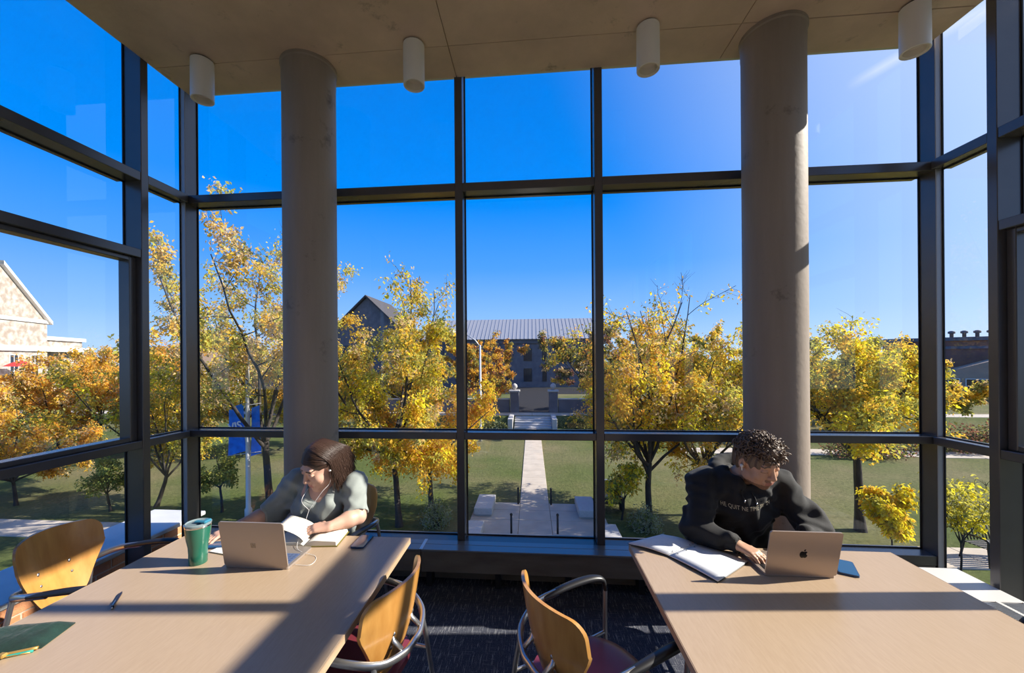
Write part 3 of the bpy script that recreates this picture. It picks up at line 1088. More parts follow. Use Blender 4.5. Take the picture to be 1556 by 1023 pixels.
def sheet(fn, nu, nv, th):
    v, f = [], []
    for sd in (0, 1):
        for i in range(nu + 1):
            for j in range(nv + 1):
                p = Vector(fn(i / nu, j / nv))
                v.append(p + Vector((0, 0, -th)) * sd)
    n1 = (nu + 1) * (nv + 1)
    for i in range(nu):
        for j in range(nv):
            a = i * (nv + 1) + j
            q = (a, a + nv + 1, a + nv + 2, a + 1)
            f.append(q)
            f.append(tuple(n1 + k for k in q[::-1]))
    rim = [j for j in range(nv + 1)] + [i * (nv + 1) + nv for i in range(1, nu + 1)] + [nu * (nv + 1) + j for j in range(nv - 1, -1, -1)] + [i * (nv + 1) for i in range(nu - 1, 0, -1)]
    for a, b in zip(rim, rim[1:] + rim[:1]):
        f.append((a, b, b + n1, a + n1))
    return v, f


# open book held by the woman: spine runs towards her
e = empty('open_book', (-1.205, 2.057, TZ), math.radians(6), label='thick open book with cream pages under the woman\'s hand', cat='book')


def blockR(u, v_):
    return (u * 0.165, -0.085 + 0.17 * v_, 0.006 + 0.030 * (1 - (1 - min(1, u / 0.35)) ** 2) * (1 - 0.35 * u))


def blockL(u, v_):
    return (-u * 0.155, -0.085 + 0.17 * v_, 0.006 + 0.022 * (1 - (1 - min(1, u / 0.35)) ** 2) * (1 - 0.25 * u))


for fn, nm in ((blockR, 'right_pages'), (blockL, 'left_pages')):
    v, f = [], []
    nu = 12
    for i in range(nu + 1):
        for j in (0, 1):
            p = fn(i / nu, j)
            v.append(p)
            v.append((p[0] * (1.02), p[1], 0.005))
    for i in range(nu):
        a = i * 4
        f += [(a, a + 4, a + 6, a + 2), (a + 1, a + 3, a + 7, a + 5), (a, a + 1, a + 5, a + 4), (a + 2, a + 6, a + 7, a + 3)]
    f.append((nu * 4, nu * 4 + 1, nu * 4 + 3, nu * 4 + 2))
    f.append((0, 2, 3, 1))
    auto_smooth(mesh_obj(nm, v, f, MAT['page'], e), 40)
MB().bevbox(-0.165, 0.175, -0.089, 0.089, 0.0, 0.005, 0.001).build('cover', MAT['cover_olive'], e)


def raised(u, v_):
    a = math.radians(102 + 26 * u)
    r_ = 0.155 * u
    return (0.0 + r_ * math.cos(a) * 1.6, -0.085 + 0.17 * v_, 0.028 + r_ * math.sin(a) * 0.62)


v, f = sheet(raised, 8, 2, 0.0012)
mesh_obj('lifted_page', v, f, MAT['page'], e, True)

# open spiral notebook
e = empty('spiral_notebook', (0.76, 1.98, TZ), label='open spiral notebook of white pages beside the man\'s arm', cat='notebook')
S0, S1 = Vector((0.664, 1.998, 0)), Vector((0.848, 2.128, 0))
Rn, Rf = Vector((0.796, 1.783, 0)), Vector((1.012, 1.965, 0))
Ln, Lf = Vector((0.497, 2.117, 0)), Vector((0.695, 2.19, 0))
OFF = Vector((0.76, 1.98, 0))


def quad(a, b, c, d, h):
    def fn(u, v_):
        p = (a * (1 - v_) + b * v_) * (1 - u) + (c * (1 - v_) + d * v_) * u - OFF
        return (p.x, p.y, h(u, v_))
    return fn


for nm, q, h in (('left_page', (S0, S1, Ln, Lf), lambda u, w_: 0.010 + 0.012 * math.sin(math.pi * min(1, u * 1.1)) * 0.6 + 0.02 * u * w_), ('right_page', (S0, S1, Rn, Rf), lambda u, w_: 0.010 + 0.004 * math.sin(math.pi * u))):
    fn = quad(*q, h)
    v, f = sheet(fn, 10, 4, 0.005)
    mesh_obj(nm, v, f, MAT['ruled_paper'], e, True)
    v, f = sheet(lambda u, w_: (lambda p: (p[0] * 1.015, p[1] * 1.015, p[2] - 0.0052))(fn(u, w_)), 10, 4, 0.002)
    mesh_obj('cover', v, f, MAT['binder_black'], e, True)
sp = MB()
for k in range(26):
    c = S0.lerp(S1, (k + 0.5) / 26) - OFF
    dr = (S1 - S0).normalized()
    nrm = Vector((dr.y, -dr.x, 0))
    pts = [c + nrm * 0.006 * math.cos(t) + Vector((0, 0, 0.0095 + 0.006 * math.sin(t))) for t in [2 * math.pi * q / 10 for q in range(11)]]
    sp.tube(pts, 0.0007, 5)
sp.build('wire_spiral', MAT['steel'], e, True)
for u in (0.2, 0.5, 0.8):
    for q, hh in (((S0, S1, Ln, Lf), 0.0142), ((S0, S1, Rn, Rf), 0.0116)):
        p = quad(*q, lambda a, b: hh)(0.06, u)
        MB().lathe([(0.0035, 0), (0.0035, 0.0003)], 10, M=Matrix.Translation(p)).build('punch_hole', MAT['binder_black'], e)

# ------------------------------------------------------------------ outdoors
G0 = -3.3


def ground_mat(name, c1, c2, c3, s1, s2):
    m, t, b = nodes(name)
    tc = t.nodes.new('ShaderNodeTexCoord')
    n1 = t.nodes.new('ShaderNodeTexNoise')
    n1.inputs['Scale'].default_value = s1
    n1.inputs['Detail'].default_value = 5
    n2 = t.nodes.new('ShaderNodeTexNoise')
    n2.inputs['Scale'].default_value = s2
    n2.inputs['Detail'].default_value = 6
    n2.inputs['Roughness'].default_value = 0.75
    for n in (n1, n2):
        t.links.new(tc.outputs['Object'], n.inputs['Vector'])
    r1 = t.nodes.new('ShaderNodeValToRGB')
    r1.color_ramp.elements[0].position = 0.40
    r1.color_ramp.elements[0].color = (*c1, 1)
    r1.color_ramp.elements[1].position = 0.62
    r1.color_ramp.elements[1].color = (*c2, 1)
    t.links.new(n1.outputs[0], r1.inputs[0])
    r2 = t.nodes.new('ShaderNodeValToRGB')
    r2.color_ramp.elements[0].position = 0.35
    r2.color_ramp.elements[0].color = (*c3, 1)
    r2.color_ramp.elements[1].position = 0.65
    r2.color_ramp.elements[1].color = (1.15, 1.15, 1.1, 1)
    t.links.new(n2.outputs[0], r2.inputs[0])
    mx = t.nodes.new('ShaderNodeMixRGB')
    mx.blend_type = 'MULTIPLY'
    mx.inputs[0].default_value = 1
    t.links.new(r1.outputs[0], mx.inputs[1])
    t.links.new(r2.outputs[0], mx.inputs[2])
    t.links.new(mx.outputs[0], b.inputs['Base Color'])
    b.inputs['Roughness'].default_value = 0.95
    b.inputs['Specular IOR Level'].default_value = 0.15
    bp = t.nodes.new('ShaderNodeBump')
    bp.inputs['Strength'].default_value = 0.7
    bp.inputs['Distance'].default_value = 0.06
    t.links.new(n2.outputs[0], bp.inputs['Height'])
    t.links.new(bp.outputs[0], b.inputs['Normal'])
    return m


ground_mat('lawn', (0.088, 0.112, 0.032), (0.175, 0.150, 0.078), (0.62, 0.66, 0.6), 0.16, 9.0)
pmat('pavement', (0.50, 0.43, 0.35), 0.85, var=0.18, scale=2.5, bump=0.2, bscale=30)
pmat('granite', (0.52, 0.50, 0.48), 0.7, var=0.2, scale=30)
pmat('asphalt', (0.035, 0.035, 0.04), 1.0, var=0.2, spec=0.05)
pmat('soil', (0.12, 0.075, 0.045), 0.95, var=0.3, scale=10)
pmat('bark', (0.055, 0.045, 0.038), 0.9, col2=(0.022, 0.018, 0.016), scale=14, stretch=(1, 1, 0.25), bump=0.8, bscale=30)
pmat('metal_dark', (0.02, 0.02, 0.022), 0.5, 0.3)
pmat('pole_grey', (0.55, 0.55, 0.56), 0.45, 0.4)
pmat('stone_blue', (0.16, 0.155, 0.175), 0.9, col2=(0.10, 0.10, 0.12), scale=1.5)
pmat('roof_metal', (0.33, 0.335, 0.36), 0.5, 0.2)
pmat('stone_light', (0.46, 0.42, 0.38), 0.9, col2=(0.30, 0.245, 0.20), scale=1.6, detail=6, contrast=(0.4, 0.6))
pmat('trim_white', (0.74, 0.72, 0.69), 0.7)
pmat('dark_glass', (0.02, 0.025, 0.035), 0.12)
pmat('umbrella_red', (0.55, 0.03, 0.035), 0.7)
pmat('brick_far', (0.26, 0.115, 0.085), 0.9, var=0.2, scale=1.0)
pmat('brick_pale', (0.45, 0.31, 0.23), 0.9, var=0.2, scale=1.0)
pmat('shingle', (0.055, 0.05, 0.055), 0.9)
pmat('banner_blue', (0.01, 0.24, 0.92), 0.7, col2=(0.006, 0.13, 0.62), scale=5)
pmat('banner_white', (0.8, 0.8, 0.82), 0.7)
pmat('flag_red', (0.5, 0.03, 0.04), 0.7)
pmat('flag_blue', (0.01, 0.02, 0.12), 0.7)

gr = empty('ground', label='wide campus lawn of green and straw-coloured grass', cat='ground', kind='structure')
MB().box(-160, 160, 3.4, 30.6, G0 - 0.5, G0).build('lower_lawn', MAT['lawn'], gr)
MB().box(-160, 160, -60, 3.4, G0 - 0.5, G0 - 0.002).build('lawn_beside_building', MAT['lawn'], gr)
MB().add([(-160, 29.2, G0 - 0.01), (160, 29.2, G0 - 0.01), (160, 30.6, G0 + 0.6), (-160, 30.6, G0 + 0.6), (-160, 30.6, G0 - 0.4), (160, 30.6, G0 - 0.4)], [(0, 1, 2, 3), (0, 3, 4), (1, 5, 2), (0, 4, 5, 1), (2, 5, 4, 3)]).build('grass_bank', MAT['lawn'], gr)
MB().box(-400, 400, 30.6, 600, G0 - 0.5, G0 + 0.6).build('upper_lawn', MAT['lawn'], gr)
G1 = G0 + 0.6

pv = empty('path', label='pale concrete walk with small plaza leading to the gate steps', cat='path', kind='structure')
for x0, x1 in ((-1.95, -0.44), (-0.43, 0.55), (0.56, 2.25)):
    for y0, y1 in ((11.25, 12.25), (12.26, 13.05), (13.06, 13.72)):
        MB().bevbox(x0, x1, y0, y1 - 0.004, G0 - 0.02, G0 + 0.03, 0.008).build('paving_slab', MAT['pavement'], pv)
y = 13.73
while y < 28.4:
    MB().bevbox(-0.44, 0.55, y, y + 0.99, G0 - 0.02, G0 + 0.028, 0.008).build('paving_slab', MAT['pavement'], pv)
    y += 1.0
sw = empty('path', label='concrete sidewalk running along the front of the building', cat='path', kind='structure')
x = -34.0
while x < 40:
    MB().bevbox(x, x + 1.59, 10.15, 11.24, G0 - 0.02, G0 + 0.03, 0.008).build('paving_slab', MAT['pavement'], sw)
    x += 1.6
fw_ = empty('path', label='far cross walk on top of the grass bank', cat='path', kind='structure')
x = -60.0
while x < 70:
    MB().box(x, x + 2.98, 31.0, 32.6, G1 - 0.02, G1 + 0.02).build('paving_slab', MAT['pavement'], fw_)
    x += 3.0
lw = empty('path', label='curved walk crossing the right lawn', cat='path', kind='structure')
x = 8.0
while x < 60:
    yy = 21.5 + 0.02 * (x - 8) - 0.004 * (x - 8) ** 2
    MB().bevbox(x, x + 1.98, yy, yy + 1.3, G0 - 0.02, G0 + 0.025, 0.008).build('paving_slab', MAT['pavement'], lw)
    x += 2.0
st = empty('steps', label='stone steps up the grass bank at the end of the walk', cat='steps', kind='structure')
for k in range(5):
    MB().bevbox(-1.3, 1.4, 28.4 + k * 0.45, 30.7, G0 + 0.12 * k, G0 + 0.12 * (k + 1), 0.01).build('step', MAT['granite'], st)
for x0 in (-1.75, 1.42):
    MB().bevbox(x0, x0 + 0.35, 28.2, 30.7, G0, G0 + 0.75, 0.02).build('cheek_wall', MAT['granite'], st)

BENCH = [((-1.58, 13.0), 'granite block bench at the left far corner of the plaza'), ((1.72, 13.0), 'granite block bench at the right far corner of the plaza'),
         ((-1.72, 10.75), 'granite block bench at the left near corner of the plaza, mostly behind the sill'), ((2.06, 10.75), 'granite block bench at the right near corner of the plaza, mostly behind the sill')]
for (x, y), lab in BENCH:
    e = empty('stone_bench', (x, y, G0 + 0.03), label=lab, cat='bench', group='granite block benches')
    MB().bevbox(-0.29, 0.29, -0.55, 0.75, 0.04, 0.26, 0.015).build('block', MAT['granite'], e)
    MB().box(-0.25, 0.25, -0.50, 0.70, 0.0, 0.04).build('plinth', MAT['granite'], e)
for (x, y), lab in (((-0.50, 13.6), 'short dark post left of the walk entrance'), ((0.62, 13.6), 'short dark post right of the walk entrance'), ((-0.62, 11.3), 'short dark post at the left near edge of the plaza'), ((0.70, 11.35), 'short dark post at the right near edge of the plaza')):
    e = empty('bollard', (x, y, G0), label=lab, cat='post', group='short posts around the plaza')
    MB().lathe([(0.03, 0), (0.03, 0.55)], 10).build('shaft', MAT['metal_dark'], e, True)
    MB().lathe([(0.04, 0.55), (0.04, 0.58), (0.01, 0.61)], 10).build('cap', MAT['metal_dark'], e, True)


# --- leaves
def leaf_mat(name, c):
    m = bpy.data.materials.new(name)
    m.use_nodes = True
    t = m.node_tree
    for n in list(t.nodes):
        t.nodes.remove(n)
    o = t.nodes.new('ShaderNodeOutputMaterial')
    d = t.nodes.new('ShaderNodeBsdfDiffuse')
    d.inputs[0].default_value = (*c, 1)
    tr = t.nodes.new('ShaderNodeBsdfTranslucent')
    tr.inputs[0].default_value = (*c, 1)
    mx = t.nodes.new('ShaderNodeMixShader')
    mx.inputs[0].default_value = 0.5
    t.links.new(d.outputs[0], mx.inputs[1])
    t.links.new(tr.outputs[0], mx.inputs[2])
    t.links.new(mx.outputs[0], o.inputs[0])
    MAT[name] = m
    return m


LEAF = {'gold': (0.58, 0.375, 0.05), 'orange': (0.58, 0.30, 0.055), 'yellow': (0.74, 0.54, 0.035), 'lime': (0.42, 0.39, 0.08), 'olive': (0.22, 0.215, 0.06), 'green': (0.17, 0.21, 0.06), 'tan': (0.52, 0.38, 0.19), 'silver': (0.22, 0.25, 0.17), 'rust': (0.20, 0.09, 0.06), 'pine': (0.05, 0.06, 0.025)}
for k_, c_ in LEAF.items():
    leaf_mat('leaf_' + k_, tuple(min(0.88, q_ * 1.38) for q_ in c_))


def grow_tree(rng, H, spread, trunk_r, fork, n_limb, n_br, n_tw, up=0.35, lean=(0, 0), limb_ang=(25, 60), crook=0.10):
    """returns branch tubes [(pts, radii)] and twig list [(p, dir)]"""
    tubes, twigs = [], []

    def walk(p, d, ln, r0, r1, nseg, trop, wob):
        pts, rs = [p.copy()], [r0]
        for i in range(nseg):
            d = (d + Vector((rng.gauss(0, wob), rng.gauss(0, wob), rng.gauss(0, wob) + trop))).normalized()
            p = p + d * (ln / nseg)
            pts.append(p.copy())
            rs.append(r0 + (r1 - r0) * (i + 1) / nseg)
        return pts, rs, d
    tp, tr_, td = walk(Vector((0, 0, -0.05)), Vector((lean[0], lean[1], 1)).normalized(), fork, trunk_r, trunk_r * 0.72, 5, 0.02, 0.05)
    tr_[0] = trunk_r * 1.35
    tubes.append((tp, tr_, 7))
    for i in range(n_limb):
        az = 2 * math.pi * (i + rng.uniform(-0.3, 0.3)) / n_limb
        leader = i == 0
        ang = math.radians(rng.uniform(*limb_ang)) * (0.25 if leader else 1)
        d = Vector((math.sin(ang) * math.cos(az), math.sin(ang) * math.sin(az), math.cos(ang)))
        vert = (H - fork)
        ln = vert * rng.uniform(0.78, 1.0) if ang < 0.6 else min(vert * 0.95, spread / max(0.45, math.sin(ang)) * rng.uniform(0.8, 1.05))
        st_ = tp[-1] if rng.random() < 0.6 or leader else tp[-2].lerp(tp[-1], rng.random())
        pts, rs, dd = walk(st_, d, ln, trunk_r * rng.uniform(0.45, 0.62), trunk_r * 0.10, 9, 0.10 * up, crook)
        tubes.append((pts, rs, 5))
        for j in range(n_br):
            t = 0.22 + 0.78 * (j + rng.random()) / n_br
            k = min(len(pts) - 2, int(t * (len(pts) - 1)))
            p = pts[k].lerp(pts[k + 1], t * (len(pts) - 1) - k) if k + 1 < len(pts) else pts[-1]
            base = (pts[k + 1] - pts[k]).normalized()
            a2 = rng.uniform(0, 2 * math.pi)
            side = base.orthogonal().normalized()
            side.rotate(Matrix.Rotation(a2, 3, base))
            d2 = (base * rng.uniform(0.4, 0.9) + side * rng.uniform(0.6, 1.0)).normalized()
            l2 = ln * rng.uniform(0.22, 0.42) * (1.15 - 0.5 * t)
            p2, r2, _ = walk(p, d2, l2, rs[k] * 0.5, 0.006, 5, 0.05 * up, crook * 1.2)
            tubes.append((p2, r2, 4))
            for q in range(n_tw):
                t2 = 0.2 + 0.8 * (q + rng.random()) / n_tw
                k2 = min(len(p2) - 2, int(t2 * (len(p2) - 1)))
                pp = p2[k2].lerp(p2[k2 + 1], rng.random())
                b2 = (p2[k2 + 1] - p2[k2]).normalized()
                s2 = b2.orthogonal().normalized()
                s2.rotate(Matrix.Rotation(rng.uniform(0, 2 * math.pi), 3, b2))
                d3 = (b2 * 0.7 + s2 * rng.uniform(0.5, 1.0)).normalized()
                l3 = rng.uniform(0.25, 0.55) * min(1.0, H / 6 + 0.15)
                p3, r3, _ = walk(pp, d3, l3, 0.006, 0.002, 3, -0.02, 0.16)
                tubes.append((p3, r3, 3))
                twigs.append((p3, d3))
    return tubes, twigs


def tree(label, x, y, H, spread, seed, pal, n_leaf, name='honey_locust_tree', cat='tree', group='honey locust trees on the lawn', trunk_r=None, fork=None, limbs=7, brs=7, tws=7, up=0.35, lean=(0, 0), limb_ang=(25, 60), bare=1.0, z=None, lsize=1.0, droop=0.5):
    rng = random.Random(seed)
    trunk_r = trunk_r or H * 0.0135
    fork = fork or H * 0.3
    tubes, twigs = grow_tree(rng, H, spread, trunk_r, fork, limbs, brs, tws, up, lean, limb_ang)
    e = empty(name, (x, y, G0 if z is None else z), label=label, cat=cat, group=group)
    mb = MB()
    for pts, rs, n in tubes:
        mb.tube(pts, rs, n, cap=False)
    mb.build('trunk_and_branches', MAT['bark'], e, True)
    if n_leaf <= 0:
        return e
    names = list(pal.keys())
    wts = list(pal.values())
    V, F, MI = [], [], []
    per = max(1, int(3.6 * n_leaf / max(1, len(twigs))))
    ls_ = 0.10 * min(1.0, 0.25 + H / 8)
    for (p3, d3) in twigs:
        hfrac = p3[-1].z / H
        pr = 1.0 if hfrac < bare else max(0.0, 1 - (hfrac - bare) / max(0.05, 1.02 - bare)) ** 1.5
        ci = rng.choices(range(len(names)), wts)[0]
        for k in range(per):
            if rng.random() > pr:
                continue
            t = rng.random()
            i = min(2, int(t * 3))
            p = p3[i].lerp(p3[i + 1], t * 3 - i) + Vector((rng.gauss(0, ls_), rng.gauss(0, ls_), rng.gauss(0, ls_)))
            a = rng.uniform(0, 2 * math.pi)
            d = (Vector((math.cos(a), math.sin(a), rng.gauss(-droop, 0.35)))).normalized()
            ln = rng.uniform(0.06, 0.125) * lsize
            wd = ln * rng.uniform(0.22, 0.34)
            s = d.cross(Vector((rng.gauss(0, 1), rng.gauss(0, 1), rng.gauss(0, 1)))).normalized()
            b = len(V)
            m_ = p + d * ln * 0.5
            V += [p, m_ + s * wd, p + d * ln + Vector((0, 0, -0.02 * lsize)), m_ - s * wd]
            F.append((b, b + 1, b + 2, b + 3))
            MI.append(ci if rng.random() < 0.72 else rng.choices(range(len(names)), wts)[0])
    me = bpy.data.meshes.new('foliage')
    me.from_pydata([tuple(v) for v in V], [], F)
    me.polygons.foreach_set('material_index', MI)
    me.update()
    for nme in names:
        me.materials.append(MAT['leaf_' + nme])
    o = bpy.data.objects.new('foliage', me)
    COL.objects.link(o)
    o.parent = e
    return e


P_GOLD = {'gold': 4, 'yellow': 1.5, 'lime': 3, 'olive': 3.5, 'tan': 1.5}
P_ORANGE = {'orange': 4, 'gold': 4, 'tan': 2, 'olive': 1.5}
P_LIME = {'lime': 4, 'yellow': 2, 'gold': 2, 'olive': 3}
P_GREEN = {'green': 4, 'olive': 3, 'lime': 1}
P_DARK = {'olive': 4, 'pine': 2, 'rust': 2, 'gold': 1, 'tan': 1}
P_YEL = {'yellow': 6, 'gold': 2, 'lime': 1}
tree('tall golden honey locust just left of the left column', -8.45, 12.1, 9.6, 3.0, 11, {'gold': 3, 'tan': 2.5, 'lime': 2.5, 'olive': 1}, 8500, up=0.8, limb_ang=(14, 42), bare=0.9, fork=2.6, brs=8, tws=8)
tree('golden honey locust with a forked dark trunk right of the woman', -4.01, 11.6, 8.4, 2.6, 12, P_GOLD, 11500, up=0.4, limb_ang=(18, 66), bare=0.62, fork=2.4, trunk_r=0.10, limbs=10)
tree('orange-gold low honey locust behind the forked tree', -3.40, 13.0, 5.4, 2.3, 13, {'orange': 3, 'gold': 5, 'yellow': 3, 'lime': 1}, 6500, fork=1.5, trunk_r=0.10, limb_ang=(35, 78), up=0.1, limbs=8)
tree('thinning honey locust with bare top twigs left of the man', 3.50, 12.35, 7.4, 2.6, 14, {'gold': 5, 'yellow': 2, 'orange': 2, 'olive': 3, 'tan': 1}, 8200, up=0.4, limb_ang=(18, 62), bare=0.62, fork=1.9, trunk_r=0.105, limbs=10, brs=8)
tree('honey locust with crooked bare twigs directly behind the man', 5.50, 13.1, 7.2, 2.8, 15, {'gold': 5, 'yellow': 2, 'lime': 2, 'olive': 3, 'tan': 2}, 8200, up=0.4, limb_ang=(20, 62), bare=0.66, fork=1.6, trunk_r=0.10, limbs=10, brs=8)
tree('spreading yellow honey locust right of the sunlit column', 9.40, 12.2, 5.9, 3.0, 16, {'gold': 4, 'yellow': 3, 'lime': 3, 'olive': 2.5}, 8500, up=0.25, limb_ang=(25, 56), fork=2.55, trunk_r=0.125, limbs=9, brs=9)
tree('small yellow tree on the lawn at the far left edge', -18.1, 12.4, 4.6, 2.1, 17, P_ORANGE, 6500, fork=0.9, limb_ang=(30, 75), up=0.1)
tree('leaning young tree seen in the narrow left pane', -13.0, 12.6, 5.6, 1.7, 18, P_GOLD, 4500, fork=1.2, lean=(0.35, 0), limb_ang=(18, 55))
tree('small dark green sapling left of the thick left post', -14.17, 12.15, 2.0, 0.6, 19, P_GREEN, 800, fork=0.7, group='saplings on the lawn', name='sapling', brs=6, tws=5, limbs=6, lsize=0.9, trunk_r=0.045)
tree('small green sapling between the corner post and the banner pole', -10.3, 12.3, 2.3, 0.6, 20, P_GREEN, 800, fork=0.9, group='saplings on the lawn', name='sapling', brs=6, tws=5, limbs=6, lsize=0.9, trunk_r=0.045)
tree('bright yellow sapling right of the rose-gold laptop', 9.02, 10.75, 1.75, 0.34, 21, {'yellow': 7, 'gold': 3, 'olive': 1.5, 'lime': 1}, 2600, fork=0.45, group='saplings on the lawn', name='sapling', brs=6, tws=6, limbs=7, trunk_r=0.022, limb_ang=(15, 42))
tree('thin yellowish sapling seen in the right corner pane', 9.45, 9.6, 2.3, 0.4, 22, {'lime': 4, 'yellow': 3, 'olive': 2}, 500, fork=0.9, group='saplings on the lawn', name='sapling', brs=6, tws=5, limbs=6, trunk_r=0.022, lsize=0.9, limb_ang=(12, 40))
tree('little yellow and green sapling right of the second mullion', 2.75, 12.55, 2.0, 0.5, 23, {'gold': 3, 'yellow': 3, 'green': 3, 'lime': 2}, 800, fork=0.7, group='saplings on the lawn', name='sapling', brs=6, tws=5, limbs=6, trunk_r=0.035)
FAR = [(-11.6, 21.0, 6.2, 2.6, 'orange honey locust at the left edge below the stone gable', P_ORANGE, 4500), (-21.3, 20.3, 6.4, 2.4, 'orange honey locust in front of the stone wing', P_ORANGE, 4500), (-18.6, 19.6, 6.8, 2.2, 'gold honey locust left of the thick left post', P_ORANGE, 4200), (-16.2, 20.5, 6.4, 2.0, 'gold honey locust behind the narrow left pane', P_GOLD, 3600), (-12.5, 21.5, 6.0, 2.0, 'pale gold tree beside the stone pavilion', P_GOLD, 3000), (-27.6, 21.4, 6.8, 2.8, 'orange honey locust cut by the left picture edge', P_ORANGE, 5200), (-26.0, 19.6, 5.6, 2.6, 'dull orange honey locust low in the left pane', P_ORANGE, 5200), (-22.6, 18.9, 5.6, 2.4, 'orange honey locust nearest to the stone wing', P_ORANGE, 4600)]
for i, (x, y, h, s, lab, pal, nl) in enumerate(FAR):
    tree(lab, x, y, h, s, 40 + i, pal, nl, fork=1.8, limb_ang=(25, 72), up=0.15, lsize=1.25, group='trees across the lawn')
FAR2 = [(-11.0, 33.0, 8.2, 3.2, 'gold tree before the slate gable, behind the forked tree', P_GOLD, 3200), (-3.6, 33.5, 7.2, 4.6, 'orange tree left of the gate pillar', {'orange': 4, 'gold': 3, 'rust': 2, 'olive': 2}, 4000), (5.2, 33.5, 8.2, 4.4, 'dark olive tree right of the gate steps', P_DARK, 4200), (7.6, 30.0, 8.4, 3.0, 'tan and gold tree beyond the second mullion', {'tan': 4, 'gold': 3, 'olive': 2}, 3600), (13.0, 31.0, 7.8, 3.4, 'olive gold tree behind the crooked twigs', P_GOLD, 3600),
        (17.0, 27.0, 7.0, 2.9, 'dense olive gold tree left of the yellow honey locust', {'olive': 4, 'gold': 3, 'lime': 3, 'tan': 1}, 5200), (21.8, 27.5, 6.8, 3.1, 'dense olive gold tree behind the yellow honey locust', {'olive': 4, 'gold': 3, 'lime': 3}, 5200), (25.5, 28.5, 6.0, 2.6, 'olive gold tree left of the flag pole', {'olive': 4, 'gold': 3, 'lime': 2, 'tan': 2}, 4200), (-17.0, 34, 6.5, 3.0, 'gold tree left of the slate gable', P_GOLD, 2600)]
for i, (x, y, h, s, lab, pal, nl) in enumerate(FAR2):
    tree(lab, x, y, h, s, 60 + i, pal, nl * 1.6, fork=1.3, limb_ang=(22, 75), up=0.15, lsize=1.9, group='trees along the far walk', z=G1 if y > 30.6 else None, bare=0.8)
tree('bare leafless tree rising behind the stone wing', -25.0, 28.0, 9.0, 2.6, 81, P_GOLD, 0, limb_ang=(15, 50), up=0.4, name='bare_tree', group='trees across the lawn')


def shrub(label, x, y, rx, rz, pal, n, seed, name='shrub', z=G0, cat='shrub', lsize=0.8, ry=None):
    rng = random.Random(seed)
    e = empty(name, (x, y, z), label=label, cat=cat, group='shrubs on the lawn')
    st_ = MB()
    V, F, MI = [], [], []
    names, wts = list(pal.keys()), list(pal.values())
    ry = ry or rx
    for k in range(26):
        a = rng.uniform(0, 6.283)
        q = rng.random() ** 0.5 * 0.8
        st_.tube([(rng.uniform(-.2, .2) * rx + (rx * q * math.cos(a) * 0.5 if rx > 1 else 0), rng.uniform(-.2, .2) * ry, 0), (rx * q * math.cos(a), ry * q * math.sin(a), rz * rng.uniform(0.6, 1.0) * (1 - 0.4 * q))], [0.012, 0.004], 4)
    st_.build('stems', MAT['bark'], e, True)
    for k in range(n):
        a = rng.uniform(0, 6.283)
        u = rng.uniform(0, 1)
        q = rng.random() ** 0.33
        rr = math.sqrt(1 - u * u) * q
        lump = 1 + 0.18 * math.sin(5 * a + seed) + 0.1 * math.sin(9 * a)
        p = Vector((rx * rr * lump * math.cos(a), ry * rr * lump * math.sin(a), rz * (0.05 + u * q * 0.95) * lump))
        d = Vector((rng.gauss(0, 1), rng.gauss(0, 1), rng.gauss(0.3, 0.8))).normalized()
        ln = rng.uniform(0.05, 0.10) * lsize
        s = d.orthogonal().normalized()
        s.rotate(Matrix.Rotation(rng.uniform(0, 6.28), 3, d))
        b = len(V)
        V += [p, p + d * ln * .5 + s * ln * .3, p + d * ln, p + d * ln * .5 - s * ln * .3]
        F.append((b, b + 1, b + 2, b + 3))
        MI.append(rng.choices(range(len(names)), wts)[0])
    me = bpy.data.meshes.new('foliage')
    me.from_pydata([tuple(v) for v in V], [], F)
    me.polygons.foreach_set('material_index', MI)
    me.update()
    for nme in names:
        me.materials.append(MAT['leaf_' + nme])
    o = bpy.data.objects.new('foliage', me)
    COL.objects.link(o)
    o.parent = e
    return e


shrub('low grey-green shrub left of the first front mullion', -2.92, 11.75, 0.48, 0.75, {'silver': 5, 'green': 2}, 1800, 5)
shrub('low grey-green shrub beside the thinning tree trunk', 3.25, 11.8, 0.45, 0.7, {'silver': 5, 'green': 2}, 1700, 6)
shrub('long purple-brown hedge beyond the right corner pane', 24.0, 22.5, 5.0, 1.4, {'rust': 5, 'olive': 2, 'pine': 2}, 5000, 7, name='hedge', lsize=1.8, ry=1.0)
shrub('purple-brown shrub under the yellow honey locust branches', 16.6, 21.2, 2.0, 1.1, {'rust': 4, 'olive': 2, 'pine': 3}, 2600, 8, lsize=1.6, ry=0.9)
shrub('dark ornamental grass left of the gate steps', -4.2, 28.2, 2.4, 0.9, {'olive': 3, 'pine': 4, 'silver': 2}, 2600, 9, lsize=1.6, ry=0.7)
shrub('dark low shrub right of the gate steps', 4.0, 29.0, 2.0, 0.9, {'olive': 3, 'pine': 4}, 2200, 10, lsize=1.6, ry=0.7)

# --- banner pole
e = empty('banner_pole', (-9.14, 12.0, G0), label='light grey lamp pole with two blue banners by the left column', cat='pole')
auto_smooth(MB().lathe([(0.11, 0), (0.11, 0.25), (0.075, 0.3), (0.068, 2.6), (0.055, 4.9)], 14).build('shaft', MAT['pole_grey'], e), 40)
auto_smooth(MB().lathe([(0.05, 4.9), (0.2, 4.95), (0.22, 5.05), (0.05, 5.2)], 14).build('lamp_head', MAT['pole_grey'], e), 40)


